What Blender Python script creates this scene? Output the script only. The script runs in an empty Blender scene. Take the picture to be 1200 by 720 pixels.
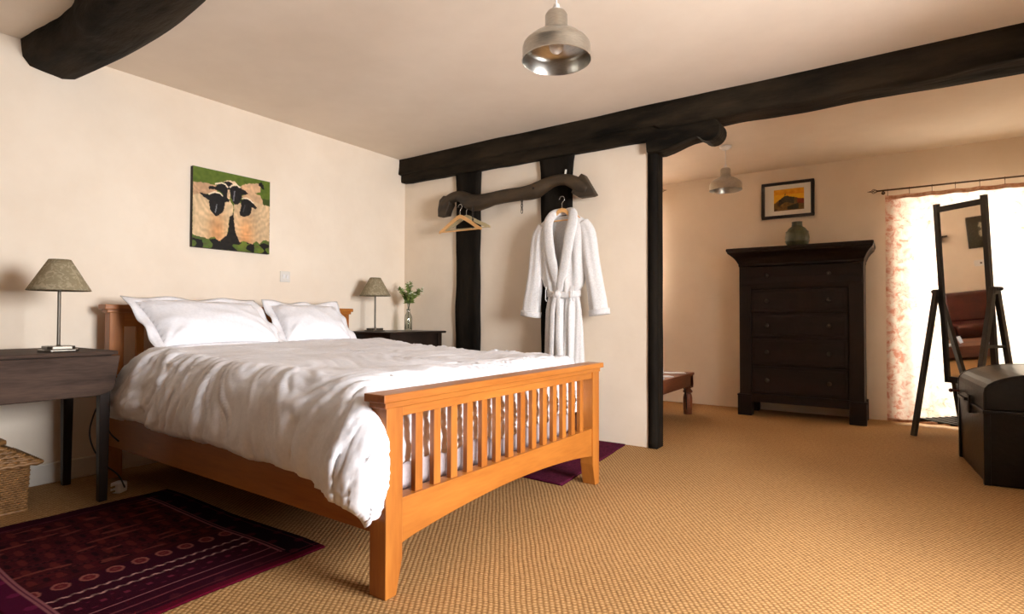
import bpy, bmesh, math, random, zlib, base64, struct
from mathutils import Vector, Matrix, Euler, noise
S = bpy.context.scene
COL = S.collection
PI = math.pi

# ------------------------------------------------------------------ camera, light, exposure
cam_d = bpy.data.cameras.new('camera'); cam = bpy.data.objects.new('camera', cam_d); COL.objects.link(cam)
S.camera = cam
cam_d.sensor_width = 36.0; cam_d.lens = 36.0*658.62/1200.0
cam_d.clip_start = 0.05
yaw, pitch, roll = 0.5990, 0.0185, 0.0026
F = Vector((-math.sin(yaw)*math.cos(pitch), math.cos(yaw)*math.cos(pitch), math.sin(pitch)))
r_ = Vector((math.cos(yaw), math.sin(yaw), 0)); u_ = r_.cross(F)
R_ = r_*math.cos(roll)+u_*math.sin(roll); U_ = -r_*math.sin(roll)+u_*math.cos(roll)
cam.matrix_world = Matrix(((R_.x,U_.x,-F.x,3.9895),(R_.y,U_.y,-F.y,0.0),(R_.z,U_.z,-F.z,0.95),(0,0,0,1)))

S.view_settings.view_transform = 'Standard'
S.view_settings.look = 'None'
S.view_settings.gamma = 1.0
S.view_settings.use_curve_mapping = False
S.view_settings.exposure = 0.08
S.cycles.max_bounces = 12
S.cycles.diffuse_bounces = 7
S.cycles.glossy_bounces = 4
S.cycles.transmission_bounces = 6
S.cycles.transparent_max_bounces = 8
S.cycles.use_denoising = True
S.cycles.sample_clamp_indirect = 8

world = bpy.data.worlds.new('world'); S.world = world; world.use_nodes = True
bg = world.node_tree.nodes['Background']; bg.inputs[0].default_value = (0.80, 0.90, 1.0, 1); bg.inputs[1].default_value = 2.0

def area(name, loc, target, sx, sy, power, col=(1,1,1), spread=180):
    d = bpy.data.lights.new(name, 'AREA'); d.shape = 'RECTANGLE'; d.size = sx; d.size_y = sy
    d.energy = power; d.color = col; d.spread = math.radians(spread)
    o = bpy.data.objects.new(name, d); COL.objects.link(o); o.location = loc
    dr = Vector(target)-Vector(loc)
    o.rotation_euler = dr.to_track_quat('-Z', 'Y').to_euler()
    return o
# daylight outside the right-hand window (beside the camera), outside the far window and the alcove window
area('daylight_right', (6.25, 1.80, 1.65), (4.0, 1.80, 1.10), 1.9, 1.7, 700, (0.97, 0.97, 1.0))
area('daylight_far', (4.65, 7.1, 1.25), (4.65, 6.0, 1.0), 1.4, 2.1, 115, (1.0, 0.95, 0.80))
area('daylight_alcove', (1.1, 7.0, 1.7), (1.1, 6.0, 1.5), 1.0, 1.2, 260, (1.0, 0.95, 0.9))

# ------------------------------------------------------------------ node materials
def nmat(name):
    m = bpy.data.materials.new(name); m.use_nodes = True
    nt = m.node_tree; b = nt.nodes['Principled BSDF']
    return m, nt, b
def node(nt, t, **kw):
    n = nt.nodes.new(t)
    for k, v in kw.items():
        if k in n.inputs: n.inputs[k].default_value = v
        else: setattr(n, k, v)
    return n
def link(nt, a, ao, b, bi): nt.links.new(a.outputs[ao], b.inputs[bi])
def ramp(nt, stops):
    n = nt.nodes.new('ShaderNodeValToRGB'); cr = n.color_ramp
    while len(cr.elements) > 1: cr.elements.remove(cr.elements[-1])
    cr.elements[0].position = stops[0][0]; cr.elements[0].color = (*stops[0][1], 1)
    for p, c in stops[1:]:
        e = cr.elements.new(p); e.color = (*c, 1)
    return n
def coords(nt, scale=(1,1,1), rot=(0,0,0), kind='Object'):
    tc = nt.nodes.new('ShaderNodeTexCoord'); mp = nt.nodes.new('ShaderNodeMapping')
    mp.inputs['Scale'].default_value = scale; mp.inputs['Rotation'].default_value = rot
    link(nt, tc, kind, mp, 'Vector'); return mp
def noisy(name, c1, c2, scale=8, rough=.6, bump=.1, metal=0, stretch=(1,1,1), detail=5, lo=.35, hi=.65, bscale=None, dist=.01, spec=.5):
    m, nt, b = nmat(name)
    mp = coords(nt, stretch)
    n = node(nt, 'ShaderNodeTexNoise', Scale=scale, Detail=detail, Roughness=.6); link(nt, mp, 0, n, 'Vector')
    r = ramp(nt, [(lo, c1), (hi, c2)]); link(nt, n, 0, r, 0); link(nt, r, 0, b, 'Base Color')
    b.inputs['Roughness'].default_value = rough; b.inputs['Metallic'].default_value = metal
    b.inputs['Specular IOR Level'].default_value = spec
    if bump:
        n2 = node(nt, 'ShaderNodeTexNoise', Scale=bscale or scale*3, Detail=4); link(nt, mp, 0, n2, 'Vector')
        bp = node(nt, 'ShaderNodeBump', Strength=bump, Distance=dist); link(nt, n2, 0, bp, 'Height'); link(nt, bp, 0, b, 'Normal')
    return m
def wood(name, c1, c2, axis='X', rough=.4, scale=6, bump=.05, spec=.5):
    st = {'X': (.12,1,1), 'Y': (1,.12,1), 'Z': (1,1,.12)}[axis]
    m, nt, b = nmat(name)
    mp = coords(nt, st)
    n = node(nt, 'ShaderNodeTexNoise', Scale=scale, Detail=3, Distortion=.6); link(nt, mp, 0, n, 'Vector')
    n3 = node(nt, 'ShaderNodeTexNoise', Scale=scale*14, Detail=3); link(nt, mp, 0, n3, 'Vector')
    mx = node(nt, 'ShaderNodeMath', operation='MULTIPLY_ADD'); mx.inputs[1].default_value = .35
    link(nt, n3, 0, mx, 0); link(nt, n, 0, mx, 2)
    r = ramp(nt, [(.48, c1), (.85, c2)]); link(nt, mx, 0, r, 0); link(nt, r, 0, b, 'Base Color')
    b.inputs['Roughness'].default_value = rough; b.inputs['Specular IOR Level'].default_value = spec
    bp = node(nt, 'ShaderNodeBump', Strength=bump, Distance=.004); link(nt, n3, 0, bp, 'Height'); link(nt, bp, 0, b, 'Normal')
    return m
def plain(name, c, rough=.5, metal=0, spec=.5):
    m, nt, b = nmat(name); b.inputs['Base Color'].default_value = (*c, 1)
    b.inputs['Roughness'].default_value = rough; b.inputs['Metallic'].default_value = metal
    b.inputs['Specular IOR Level'].default_value = spec
    return m
M = {}
M['wall'] = noisy('cream_plaster', (.80,.69,.555), (.84,.735,.60), 3, .85, .25, bscale=14, dist=.006, spec=.2)
M['ceil'] = noisy('ceiling_plaster', (.80,.70,.58), (.84,.74,.62), 3, .9, .15, bscale=9, dist=.006, spec=.2)
M['backdark'] = noisy('fill_cutting_back_wall', (.05,.032,.02), (.09,.06,.038), 5, .7, .2, stretch=(1,1,.2))  # dark finish invented for the unseen back wall to cut bounced light
M['skirt'] = noisy('painted_skirting', (.66,.62,.54), (.72,.68,.6), 5, .5, .05)
M['beam'] = noisy('black_oak_beam', (.005,.004,.0025), (.034,.024,.014), 6, .75, 1.0, stretch=(.25,1,1), bscale=22, dist=.012, spec=.10)
M['beamz'] = noisy('black_oak_post', (.004,.003,.002), (.016,.012,.008), 7, .8, .8, stretch=(1,1,.2), bscale=22, dist=.012, spec=.10)
M['yoke'] = noisy('weathered_yoke_wood', (.018,.011,.005), (.065,.040,.018), 9, .6, .5, stretch=(.3,1,1), bscale=30, dist=.006)
M['oakx'] = wood('oak_grain_x', (.29,.086,.010), (.44,.158,.024), 'X', .38)
M['oaky'] = wood('oak_grain_y', (.29,.086,.010), (.44,.158,.024), 'Y', .38)
M['oakz'] = wood('oak_grain_z', (.30,.089,.011), (.44,.158,.024), 'Z', .38)
M['darkx'] = wood('dark_wood_x', (.009,.005,.003), (.022,.012,.008), 'X', .4, spec=.3)
M['darkz'] = wood('dark_wood_z', (.009,.005,.003), (.022,.012,.008), 'Z', .4, spec=.3)
M['leaf'] = wood('worn_table_leaf', (.022,.012,.008), (.085,.050,.034), 'Y', .7, scale=9, spec=.2)
M['red_wood'] = wood('reddish_bench_wood', (.10,.028,.010), (.24,.075,.028), 'Y', .4)
M['dresser'] = wood('blackened_dresser_wood', (.007,.004,.003), (.018,.010,.007), 'X', .5, spec=.25)
M['dresserz'] = wood('blackened_dresser_side', (.008,.005,.003), (.02,.012,.008), 'Z', .5, spec=.25)
M['linen'] = noisy('white_linen', (.77,.77,.80), (.83,.83,.86), 60, .85, .12, bscale=240, dist=.001, spec=.15)
M['mattress'] = noisy('mattress_ticking', (.50,.43,.43), (.58,.50,.50), 30, .9, .1, spec=.1)
M['towel'] = noisy('white_towelling', (.68,.67,.66), (.80,.79,.78), 90, .95, .6, bscale=260, dist=.004, spec=.1)
M['alum'] = noisy('spun_aluminium', (.40,.38,.34), (.50,.48,.43), 40, .30, .02, metal=1.0, stretch=(1,1,6))
M['steel'] = plain('dark_brushed_steel', (.20,.18,.15), .3, .9)
M['knob'] = plain('tarnished_knob', (.07,.06,.05), .5, .5)
M['chrome'] = plain('bright_steel_wire', (.7,.7,.7), .15, 1.0)
M['iron'] = noisy('black_iron', (.015,.012,.01), (.035,.028,.022), 20, .5, .2, metal=.5)
M['bronze'] = plain('bronze_rod', (.12,.07,.035), .35, .8)
M['whiteplastic'] = plain('white_plastic', (.78,.77,.75), .4)
M['switch'] = plain('ivory_plastic', (.70,.67,.61), .4)
M['brass'] = plain('aged_brass', (.35,.24,.10), .35, .9)
M['black'] = plain('black_lacquer', (.012,.010,.009), .4)
M['cord'] = plain('black_cord', (.01,.01,.01), .5)
M['paper'] = plain('white_paper', (.75,.80,.86), .7)
M['bluepaper'] = plain('pale_blue_card', (.35,.50,.70), .6)
M['hangerwood'] = wood('beech_hanger_wood', (.60,.30,.09), (.78,.44,.17), 'X', .4)
M['oldhanger'] = wood('pale_hanger_wood', (.42,.34,.17), (.52,.43,.25), 'X', .5)
M['leather'] = noisy('worn_trunk_leather', (.0025,.002,.0016), (.008,.006,.004), 9, .33, .4, bscale=40, dist=.004, spec=.22)
M['sofa'] = noisy('oxblood_leather', (.045,.008,.006), (.085,.018,.012), 6, .35, .3, bscale=50, dist=.004)
M['bulb'] = plain('opal_bulb', (.85,.83,.80), .3)
M['mat'] = plain('picture_mount', (.80,.78,.70), .8)
M['soil'] = plain('flower_white', (.85,.85,.70), .7)
M['green'] = noisy('leaf_green', (.09,.15,.025), (.26,.32,.08), 40, .5, 0)
M['stem'] = plain('stem_brown', (.05,.05,.02), .6)

# wicker
def wicker():
    m, nt, b = nmat('wicker')
    mp = coords(nt)
    n = node(nt, 'ShaderNodeTexNoise', Scale=35, Detail=4); link(nt, mp, 0, n, 'Vector')
    r = ramp(nt, [(.30, (.17,.080,.024)), (.70, (.33,.165,.055))]); link(nt, n, 0, r, 0); link(nt, r, 0, b, 'Base Color')
    b.inputs['Roughness'].default_value = .5
    return m
M['wicker'] = wicker()

# sisal floor: ribs of twisted knots running on the diagonal
def sisal():
    m, nt, b = nmat('sisal_carpet')
    mp = coords(nt, (1,1,1), (0,0,-0.62))
    sx = nt.nodes.new('ShaderNodeSeparateXYZ'); link(nt, mp, 0, sx, 0)
    def mth(op, a, bb=None, c=None):
        n = nt.nodes.new('ShaderNodeMath'); n.operation = op
        for i, v in enumerate((a, bb, c)):
            if v is None: continue
            if isinstance(v, (int, float)): n.inputs[i].default_value = v
            else: nt.links.new(v, n.inputs[i])
        return n.outputs[0]
    wob = node(nt, 'ShaderNodeTexNoise', Scale=6, Detail=2); link(nt, mp, 0, wob, 'Vector')
    x = mth('MULTIPLY_ADD', wob.outputs[0], .012, sx.outputs[0])
    rx = mth('MULTIPLY', x, 2*PI/.0185)
    rib = mth('MULTIPLY_ADD', mth('SINE', rx), .5, .5)
    par = mth('MULTIPLY', mth('FLOOR', mth('DIVIDE', mth('ADD', rx, PI/2), 2*PI)), 2.2)
    bead = mth('MULTIPLY_ADD', mth('SINE', mth('ADD', mth('MULTIPLY', mth('MULTIPLY_ADD', wob.outputs[0], .03, sx.outputs[1]), 2*PI/.0165), par)), .5, .5)
    h = mth('MULTIPLY', mth('POWER', rib, .7), mth('MULTIPLY_ADD', bead, .8, .2))
    f = node(nt, 'ShaderNodeTexNoise', Scale=160, Detail=3); link(nt, mp, 0, f, 'Vector')
    f2 = node(nt, 'ShaderNodeTexNoise', Scale=48, Detail=2); link(nt, mp, 0, f2, 'Vector')
    h2 = mth('MULTIPLY_ADD', f.outputs[0], .55, mth('MULTIPLY_ADD', f2.outputs[0], .45, mth('MULTIPLY_ADD', h, .62, -.12)))
    r = ramp(nt, [(.22, (.150,.070,.021)), (.55, (.345,.188,.070)), (.98, (.58,.35,.155))]); nt.links.new(h2, r.inputs[0])
    big = node(nt, 'ShaderNodeTexNoise', Scale=1.3, Detail=3); link(nt, mp, 0, big, 'Vector')
    mix = nt.nodes.new('ShaderNodeMix'); mix.data_type = 'RGBA'; mix.blend_type = 'MULTIPLY'; mix.inputs[0].default_value = 1
    rb = ramp(nt, [(.3, (.88,.86,.84)), (.7, (1.0,1.0,1.0))]); link(nt, big, 0, rb, 0)
    nt.links.new(r.outputs[0], mix.inputs[6]); nt.links.new(rb.outputs[0], mix.inputs[7]); nt.links.new(mix.outputs[2], b.inputs['Base Color'])
    b.inputs['Roughness'].default_value = .85; b.inputs['Specular IOR Level'].default_value = .15
    bp = node(nt, 'ShaderNodeBump', Strength=.5, Distance=.004); nt.links.new(h2, bp.inputs['Height']); link(nt, bp, 0, b, 'Normal')
    return m
M['sisal'] = sisal()

def vcol(name, rough=.7, spec=.3, bump=0):
    m, nt, b = nmat(name)
    a = nt.nodes.new('ShaderNodeVertexColor'); a.layer_name = 'paint'; link(nt, a, 0, b, 'Base Color')
    b.inputs['Roughness'].default_value = rough; b.inputs['Specular IOR Level'].default_value = spec
    if bump:
        mp = coords(nt); n = node(nt, 'ShaderNodeTexNoise', Scale=300, Detail=3); link(nt, mp, 0, n, 'Vector')
        bp = node(nt, 'ShaderNodeBump', Strength=bump, Distance=.003); link(nt, n, 0, bp, 'Height'); link(nt, bp, 0, b, 'Normal')
    return m
M['paint'] = vcol('painted_surface', .6, .25)
M['pile'] = vcol('woven_pile', .95, .05, .6)
M['wine'] = noisy('plum_rug_pile', (.055,.006,.018), (.10,.012,.034), 60, .95, .6, bscale=300, dist=.004, spec=.05)

def glass(name, tint=(1,1,1), ref=.06):
    m, nt, b = nmat(name)
    t = node(nt, 'ShaderNodeBsdfTransparent'); t.inputs[0].default_value = (*tint, 1)
    g = node(nt, 'ShaderNodeBsdfGlossy'); g.inputs['Roughness'].default_value = .02
    lw = node(nt, 'ShaderNodeLayerWeight', Blend=.25)
    mu = node(nt, 'ShaderNodeMath', operation='MULTIPLY_ADD'); mu.inputs[1].default_value = .6; mu.inputs[2].default_value = ref
    link(nt, lw, 'Fresnel', mu, 0)
    mx = nt.nodes.new('ShaderNodeMixShader'); link(nt, mu, 0, mx, 0); link(nt, t, 0, mx, 1); link(nt, g, 0, mx, 2)
    nt.links.new(mx.outputs[0], nt.nodes['Material Output'].inputs[0]); nt.nodes.remove(b)
    return m
M['pane'] = glass('window_glass')
M['bottle'] = glass('bottle_glass', (.93,.95,.92), .12)
m, nt, b = nmat('mirror_glass'); b.inputs['Base Color'].default_value = (.86,.87,.85,1); b.inputs['Metallic'].default_value = 1; b.inputs['Roughness'].default_value = .02
M['mirror'] = m

# curtain: thin cotton with a faded red print, lets daylight through
def curtain_mat():
    m, nt, b = nmat('printed_cotton_curtain')
    mp = coords(nt, (1,1,1))
    n = node(nt, 'ShaderNodeTexNoise', Scale=15, Detail=6, Roughness=.7, Distortion=.6); link(nt, mp, 0, n, 'Vector')
    # print turns denser and redder towards the side edge of the cloth
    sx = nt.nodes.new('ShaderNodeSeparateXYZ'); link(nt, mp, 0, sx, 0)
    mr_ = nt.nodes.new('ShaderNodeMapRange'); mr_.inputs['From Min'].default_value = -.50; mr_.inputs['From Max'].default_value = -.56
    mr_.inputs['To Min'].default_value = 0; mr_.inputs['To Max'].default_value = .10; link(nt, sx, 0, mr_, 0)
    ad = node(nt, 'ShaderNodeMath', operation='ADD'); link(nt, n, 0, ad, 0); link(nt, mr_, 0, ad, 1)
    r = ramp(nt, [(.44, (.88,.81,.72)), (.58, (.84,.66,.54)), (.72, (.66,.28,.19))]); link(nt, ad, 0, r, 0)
    d = node(nt, 'ShaderNodeBsdfDiffuse'); t = node(nt, 'ShaderNodeBsdfTranslucent')
    link(nt, r, 0, d, 0); link(nt, r, 0, t, 0)
    mx = nt.nodes.new('ShaderNodeMixShader'); mx.inputs[0].default_value = .58
    link(nt, d, 0, mx, 1); link(nt, t, 0, mx, 2)
    nt.links.new(mx.outputs[0], nt.nodes['Material Output'].inputs[0]); nt.nodes.remove(b)
    return m
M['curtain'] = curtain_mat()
def shade_mat():
    m, nt, b = nmat('patterned_lampshade')
    mp = coords(nt)
    n = node(nt, 'ShaderNodeTexNoise', Scale=34, Detail=3, Roughness=.5, Distortion=1.5); link(nt, mp, 0, n, 'Vector')
    r = ramp(nt, [(.48, (.25,.205,.125)), (.58, (.34,.285,.185)), (.68, (.36,.30,.20))]); link(nt, n, 0, r, 0)
    link(nt, r, 0, b, 'Base Color'); b.inputs['Roughness'].default_value = .9; b.inputs['Specular IOR Level'].default_value = .1
    return m
M['shade'] = shade_mat()
M['glaze'] = noisy('green_pottery_glaze', (.035,.04,.018), (.12,.125,.06), 12, .3, .3, stretch=(1,1,.3), bscale=20, dist=.004)

# ------------------------------------------------------------------ mesh builder
class MB:
    def __init__(s): s.v = []; s.f = []; s.fm = []; s.xf = None; s.m = 0; s.colors = None
    def add(s, vs, fs):
        o = len(s.v)
        for v in vs:
            v = Vector(v)
            s.v.append(s.xf @ v if s.xf is not None else v)
        for f in fs: s.f.append([i+o for i in f]); s.fm.append(s.m)
    def box(s, x0, x1, y0, y1, z0, z1):
        s.add([(x0,y0,z0),(x1,y0,z0),(x1,y1,z0),(x0,y1,z0),(x0,y0,z1),(x1,y0,z1),(x1,y1,z1),(x0,y1,z1)],
              [(0,3,2,1),(4,5,6,7),(0,1,5,4),(1,2,6,5),(2,3,7,6),(3,0,4,7)]); return s
    def hexa(s, b, t):      # bottom and top quads
        s.add(list(b)+list(t), [(0,3,2,1),(4,5,6,7),(0,1,5,4),(1,2,6,5),(2,3,7,6),(3,0,4,7)]); return s
    def bar(s, a, b, w, d, up=(0,0,1), w2=None, d2=None):
        a = Vector(a); b = Vector(b); t = (b-a).normalized(); up = Vector(up)
        if abs(t.dot(up)) > .98: up = Vector((0,1,0))
        x = t.cross(up).normalized(); y = x.cross(t).normalized()
        w2 = w if w2 is None else w2; d2 = d if d2 is None else d2
        q = [(-1,-1),(1,-1),(1,1),(-1,1)]
        s.hexa([a+x*i*w/2+y*j*d/2 for i, j in q], [b+x*i*w2/2+y*j*d2/2 for i, j in q]); return s
    def prism(s, poly, axis, a, b):
        def P(p, k):
            return {'X': (k,p[0],p[1]), 'Y': (p[0],k,p[1]), 'Z': (p[0],p[1],k)}[axis]
        n = len(poly)
        s.add([P(p,a) for p in poly]+[P(p,b) for p in poly],
              [list(range(n))[::-1], [i+n for i in range(n)]]+[(i,(i+1)%n,(i+1)%n+n,i+n) for i in range(n)]); return s
    def lathe(s, prof, c, seg=32, cap=True):
        vs = []; fs = []
        for r, z in prof:
            for k in range(seg):
                a = 2*PI*k/seg; vs.append((c[0]+r*math.cos(a), c[1]+r*math.sin(a), c[2]+z))
        for i in range(len(prof)-1):
            for k in range(seg):
                k2 = (k+1)%seg; fs.append((i*seg+k, i*seg+k2, (i+1)*seg+k2, (i+1)*seg+k))
        if cap:
            fs.append(list(range(seg))[::-1]); fs.append([(len(prof)-1)*seg+k for k in range(seg)])
        s.add(vs, fs); return s
    def tube(s, pts, rad, seg=10, cap=True, flat=None, up=(0,0,1), closed=False):
        pts = [Vector(p) for p in pts]; n = len(pts)
        if isinstance(rad, (int, float)): rad = [rad]*n
        flat = flat or [1]*n
        if isinstance(flat, (int, float)): flat = [flat]*n
        vs = []; fs = []; px = None
        for i, p in enumerate(pts):
            if closed: t = (pts[(i+1)%n]-pts[i-1])
            else: t = (pts[min(i+1,n-1)]-pts[max(i-1,0)])
            t.normalize()
            if px is None:
                u = Vector(up)
                if abs(t.dot(u)) > .95: u = Vector((0,1,0))
                px = t.cross(u).normalized()
            px = (px - t*px.dot(t)).normalized(); py = px.cross(t).normalized()
            r = rad[i]
            for k in range(seg):
                a = 2*PI*k/seg; vs.append(p+px*r*math.cos(a)*flat[i]+py*r*math.sin(a))
        for i in range(n if closed else n-1):
            i2 = (i+1)%n
            for k in range(seg):
                k2 = (k+1)%seg; fs.append((i*seg+k, i*seg+k2, i2*seg+k2, i2*seg+k))
        if cap and not closed: fs.append(list(range(seg))[::-1]); fs.append([(n-1)*seg+k for k in range(seg)])
        s.add(vs, fs); return s
    def grid(s, fn, nu, nv, wrapu=False):
        vs = [fn(i/nu, j/nv) for i in range(nu+(0 if wrapu else 1)) for j in range(nv+1)]
        fs = []
        for i in range(nu):
            i2 = (i+1)%nu if wrapu else i+1
            for j in range(nv): fs.append((i*(nv+1)+j, i2*(nv+1)+j, i2*(nv+1)+j+1, i*(nv+1)+j+1))
        s.add(vs, fs); return s
    def sphere(s, c, r, seg=16, ring=10):
        if isinstance(r, (int, float)): r = (r,r,r)
        vs = [(c[0],c[1],c[2]-r[2])]
        for i in range(1, ring):
            t = -PI/2+PI*i/ring
            for k in range(seg):
                a = 2*PI*k/seg; vs.append((c[0]+r[0]*math.cos(t)*math.cos(a), c[1]+r[1]*math.cos(t)*math.sin(a), c[2]+r[2]*math.sin(t)))
        vs.append((c[0],c[1],c[2]+r[2])); fs = []
        for k in range(seg): fs.append((0, 1+(k+1)%seg, 1+k))
        for i in range(ring-2):
            for k in range(seg):
                k2 = (k+1)%seg; fs.append((1+i*seg+k, 1+i*seg+k2, 1+(i+1)*seg+k2, 1+(i+1)*seg+k))
        t = len(vs)-1
        for k in range(seg): fs.append((t, 1+(ring-2)*seg+k, 1+(ring-2)*seg+(k+1)%seg))
        s.add(vs, fs); return s
    def build(s, name, mat, parent=None, origin=None, bevel=0, smooth=False, sub=0, bseg=2, solid=0, auto=False):
        o_loc = Vector(origin) if origin is not None else (Vector(parent_loc(parent)) if parent is not None else Vector((0,0,0)))
        me = bpy.data.meshes.new(name)
        me.from_pydata([tuple(v-o_loc) for v in s.v], [], s.f)
        mats = mat if isinstance(mat, (list, tuple)) else [mat]
        for mm in mats: me.materials.append(mm)
        for p, k in zip(me.polygons, s.fm): p.material_index = min(k, len(mats)-1)
        bm = bmesh.new(); bm.from_mesh(me)
        if s.colors is None: bmesh.ops.remove_doubles(bm, verts=bm.verts, dist=1e-6)
        bmesh.ops.recalc_face_normals(bm, faces=bm.faces)
        bm.to_mesh(me); bm.free()
        if s.colors is not None:
            ca = me.color_attributes.new('paint', 'FLOAT_COLOR', 'POINT')
            for i, c in enumerate(s.colors): ca.data[i].color = (*c, 1)
        ob = bpy.data.objects.new(name, me); COL.objects.link(ob)
        if parent is not None: ob.parent = parent
        if parent is None and origin is not None: ob.location = o_loc
        if smooth:
            for p in me.polygons: p.use_smooth = True
        if bevel:
            bv = ob.modifiers.new('bevel', 'BEVEL'); bv.width = bevel; bv.segments = bseg; bv.limit_method = 'ANGLE'; bv.angle_limit = math.radians(35)
            bv.harden_normals = False
        if solid:
            so = ob.modifiers.new('solid', 'SOLIDIFY'); so.thickness = solid; so.offset = 0
        if sub:
            ss = ob.modifiers.new('sub', 'SUBSURF'); ss.levels = sub; ss.render_levels = sub
        return ob
def parent_loc(p):
    l = Vector((0,0,0))
    while p is not None: l += p.location; p = p.parent
    return l
def thing(name, loc, label, cat, group=None):
    o = bpy.data.objects.new(name, None); COL.objects.link(o); o.location = loc; o.empty_display_size = .1
    o['label'] = label; o['category'] = cat
    if group: o['group'] = group
    return o
def tag(o, label, cat, group=None):
    o['label'] = label; o['category'] = cat
    if group: o['group'] = group
    return o
def struct_(o): o['kind'] = 'structure'; return o
def nz(x, y, z, s=1): return noise.noise(Vector((x*s, y*s, z*s)))
def roughen(mb_faces_fn): pass
def rough_box(mb, x0, x1, y0, y1, z0, z1, step=.05, amp=.012, fr=4, seed=0, mod=None):
    """a box with all faces subdivided and gently uneven, like hand-hewn timber"""
    nx = max(1, round((x1-x0)/step)); ny = max(1, round((y1-y0)/step)); n_z = max(1, round((z1-z0)/step))
    idx = {}; vs = []; fs = []
    def g(i, j, k):
        if (i,j,k) not in idx:
            p = Vector((x0+(x1-x0)*i/nx, y0+(y1-y0)*j/ny, z0+(z1-z0)*k/n_z))
            d = Vector((0,0,0))
            if j in (0, ny): d.y = (1 if j else -1)*nz(p.x+seed, p.y*2, p.z*2, fr)*amp
            if k in (0, n_z): d.z = (1 if k else -1)*nz(p.x+seed+9, p.y*2, p.z*2, fr)*amp
            if i in (0, nx): d.x = (1 if i else -1)*nz(p.x+seed+5, p.y*2, p.z, fr)*amp
            q = p+d
            if mod: q = Vector(mod(q, (i/nx, j/ny, k/n_z)))
            idx[(i,j,k)] = len(vs); vs.append(q)
        return idx[(i,j,k)]
    for i in range(nx):
        for j in range(ny):
            fs.append((g(i,j,0),g(i,j+1,0),g(i+1,j+1,0),g(i+1,j,0))); fs.append((g(i,j,n_z),g(i+1,j,n_z),g(i+1,j+1,n_z),g(i,j+1,n_z)))
        for k in range(n_z):
            fs.append((g(i,0,k),g(i+1,0,k),g(i+1,0,k+1),g(i,0,k+1))); fs.append((g(i,ny,k),g(i,ny,k+1),g(i+1,ny,k+1),g(i+1,ny,k)))
    for j in range(ny):
        for k in range(n_z):
            fs.append((g(0,j,k),g(0,j,k+1),g(0,j+1,k+1),g(0,j+1,k))); fs.append((g(nx,j,k),g(nx,j+1,k),g(nx,j+1,k+1),g(nx,j,k+1)))
    mb.add(vs, fs); return mb

HC = 2.485; YP = 3.965; YF = 6.305; XR = 5.35; YB = -1.7
# ------------------------------------------------------------------ room shell
o = MB().box(-.25, XR+.6, YB-.25, YF+.6, -.1, 0).build('floor', M['sisal']); struct_(o)
o = MB().box(-.25, XR+.6, YB-.25, YF+.6, HC, HC+.12).build('ceiling', M['ceil']); struct_(o)
o = MB().box(-.25, 0, YB-.25, YF+.6, 0, HC).build('wall_left', M['wall']); struct_(o)
o = MB().box(0, XR, YB-.25, YB, 0, HC).build('wall_back', M['backdark']); struct_(o)
# right wall, thick, with a deep window beside the camera
W1 = (1.12, 2.48, .66, 2.08)
mb = MB()
mb.box(XR, XR+.45, YB, W1[0], 0, HC); mb.box(XR, XR+.45, W1[1], YF, 0, HC)
mb.box(XR, XR+.45, W1[0], W1[1], 0, W1[2]); mb.box(XR, XR+.45, W1[0], W1[1], W1[3], HC)
struct_(mb.build('wall_right', M['wall']))
# far wall with the tall window behind the curtain and the alcove window
W2 = (4.06, 5.15, 0.0, 2.04); W3 = (.75, 1.60, 1.0, 2.2)
mb = MB()
mb.box(0, W3[0], YF, YF+.4, 0, HC); mb.box(W3[0], W3[1], YF, YF+.4, 0, W3[2]); mb.box(W3[0], W3[1], YF, YF+.4, W3[3], HC)
mb.box(W3[1], W2[0], YF, YF+.4, 0, HC); mb.box(W2[0], W2[1], YF, YF+.4, W2[3], HC); mb.box(W2[1], XR, YF, YF+.4, 0, HC)
struct_(mb.build('wall_far', M['wall']))
# partition: plaster panels
mb = MB(); mb.box(0, 2.493, YP, YP+.11, 0, 2.30)
struct_(mb.build('wall_partition', M['wall'], bevel=.004))
o = MB().box(0, .016, YB, YP, 0, .115).build('baseboard_left', M['skirt'], bevel=.006); struct_(o)
o = MB().box(0, .016, YP+.11, YF, 0, .115).build('baseboard_alcove', M['skirt'], bevel=.006); struct_(o)
# windows
def window(n, axis, a0, a1, z0, z1, pos, inward, vbars, hbars):
    mb = MB(); w = .055; d = .05
    def bx(u0, u1, zz0, zz1, dd=d):
        if axis == 'Y': mb.box(u0, u1, pos, pos+dd, zz0, zz1)
        else: mb.box(pos, pos+dd, u0, u1, zz0, zz1)
    bx(a0, a0+w, z0, z1); bx(a1-w, a1, z0, z1); bx(a0+w, a1-w, z0, z0+w); bx(a0+w, a1-w, z1-w, z1)
    for k in range(1, vbars+1):
        c = a0+(a1-a0)*k/(vbars+1); bx(c-.02, c+.02, z0+w, z1-w, .04)
    for k in range(1, hbars+1):
        c = z0+(z1-z0)*k/(hbars+1); bx(a0+w, a1-w, c-.012, c+.012, .035)
    fr = mb.build('window_%d' % n, M['whiteplastic'], bevel=.004); struct_(fr)
    g = MB()
    if axis == 'Y': g.box(a0+.03, a1-.03, pos+.018, pos+.024, z0+.03, z1-.03)
    else: g.box(pos+.018, pos+.024, a0+.03, a1-.03, z0+.03, z1-.03)
    g.build('window_pane', M['pane'], fr)
    return fr
window(1, 'X', W1[0], W1[1], W1[2], W1[3], XR+.38, -1, 1, 2)
window(2, 'Y', W2[0], W2[1], W2[2], W2[3], YF+.32, -1, 1, 3)
window(3, 'Y', W3[0], W3[1], W3[2], W3[3], YF+.32, -1, 1, 1)
o = MB().box(XR-.02, XR+.38, W1[0]-.03, W1[1]+.03, W1[2]-.03, W1[2]+.003).build('trim_1', M['skirt'], bevel=.008); struct_(o)

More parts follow.
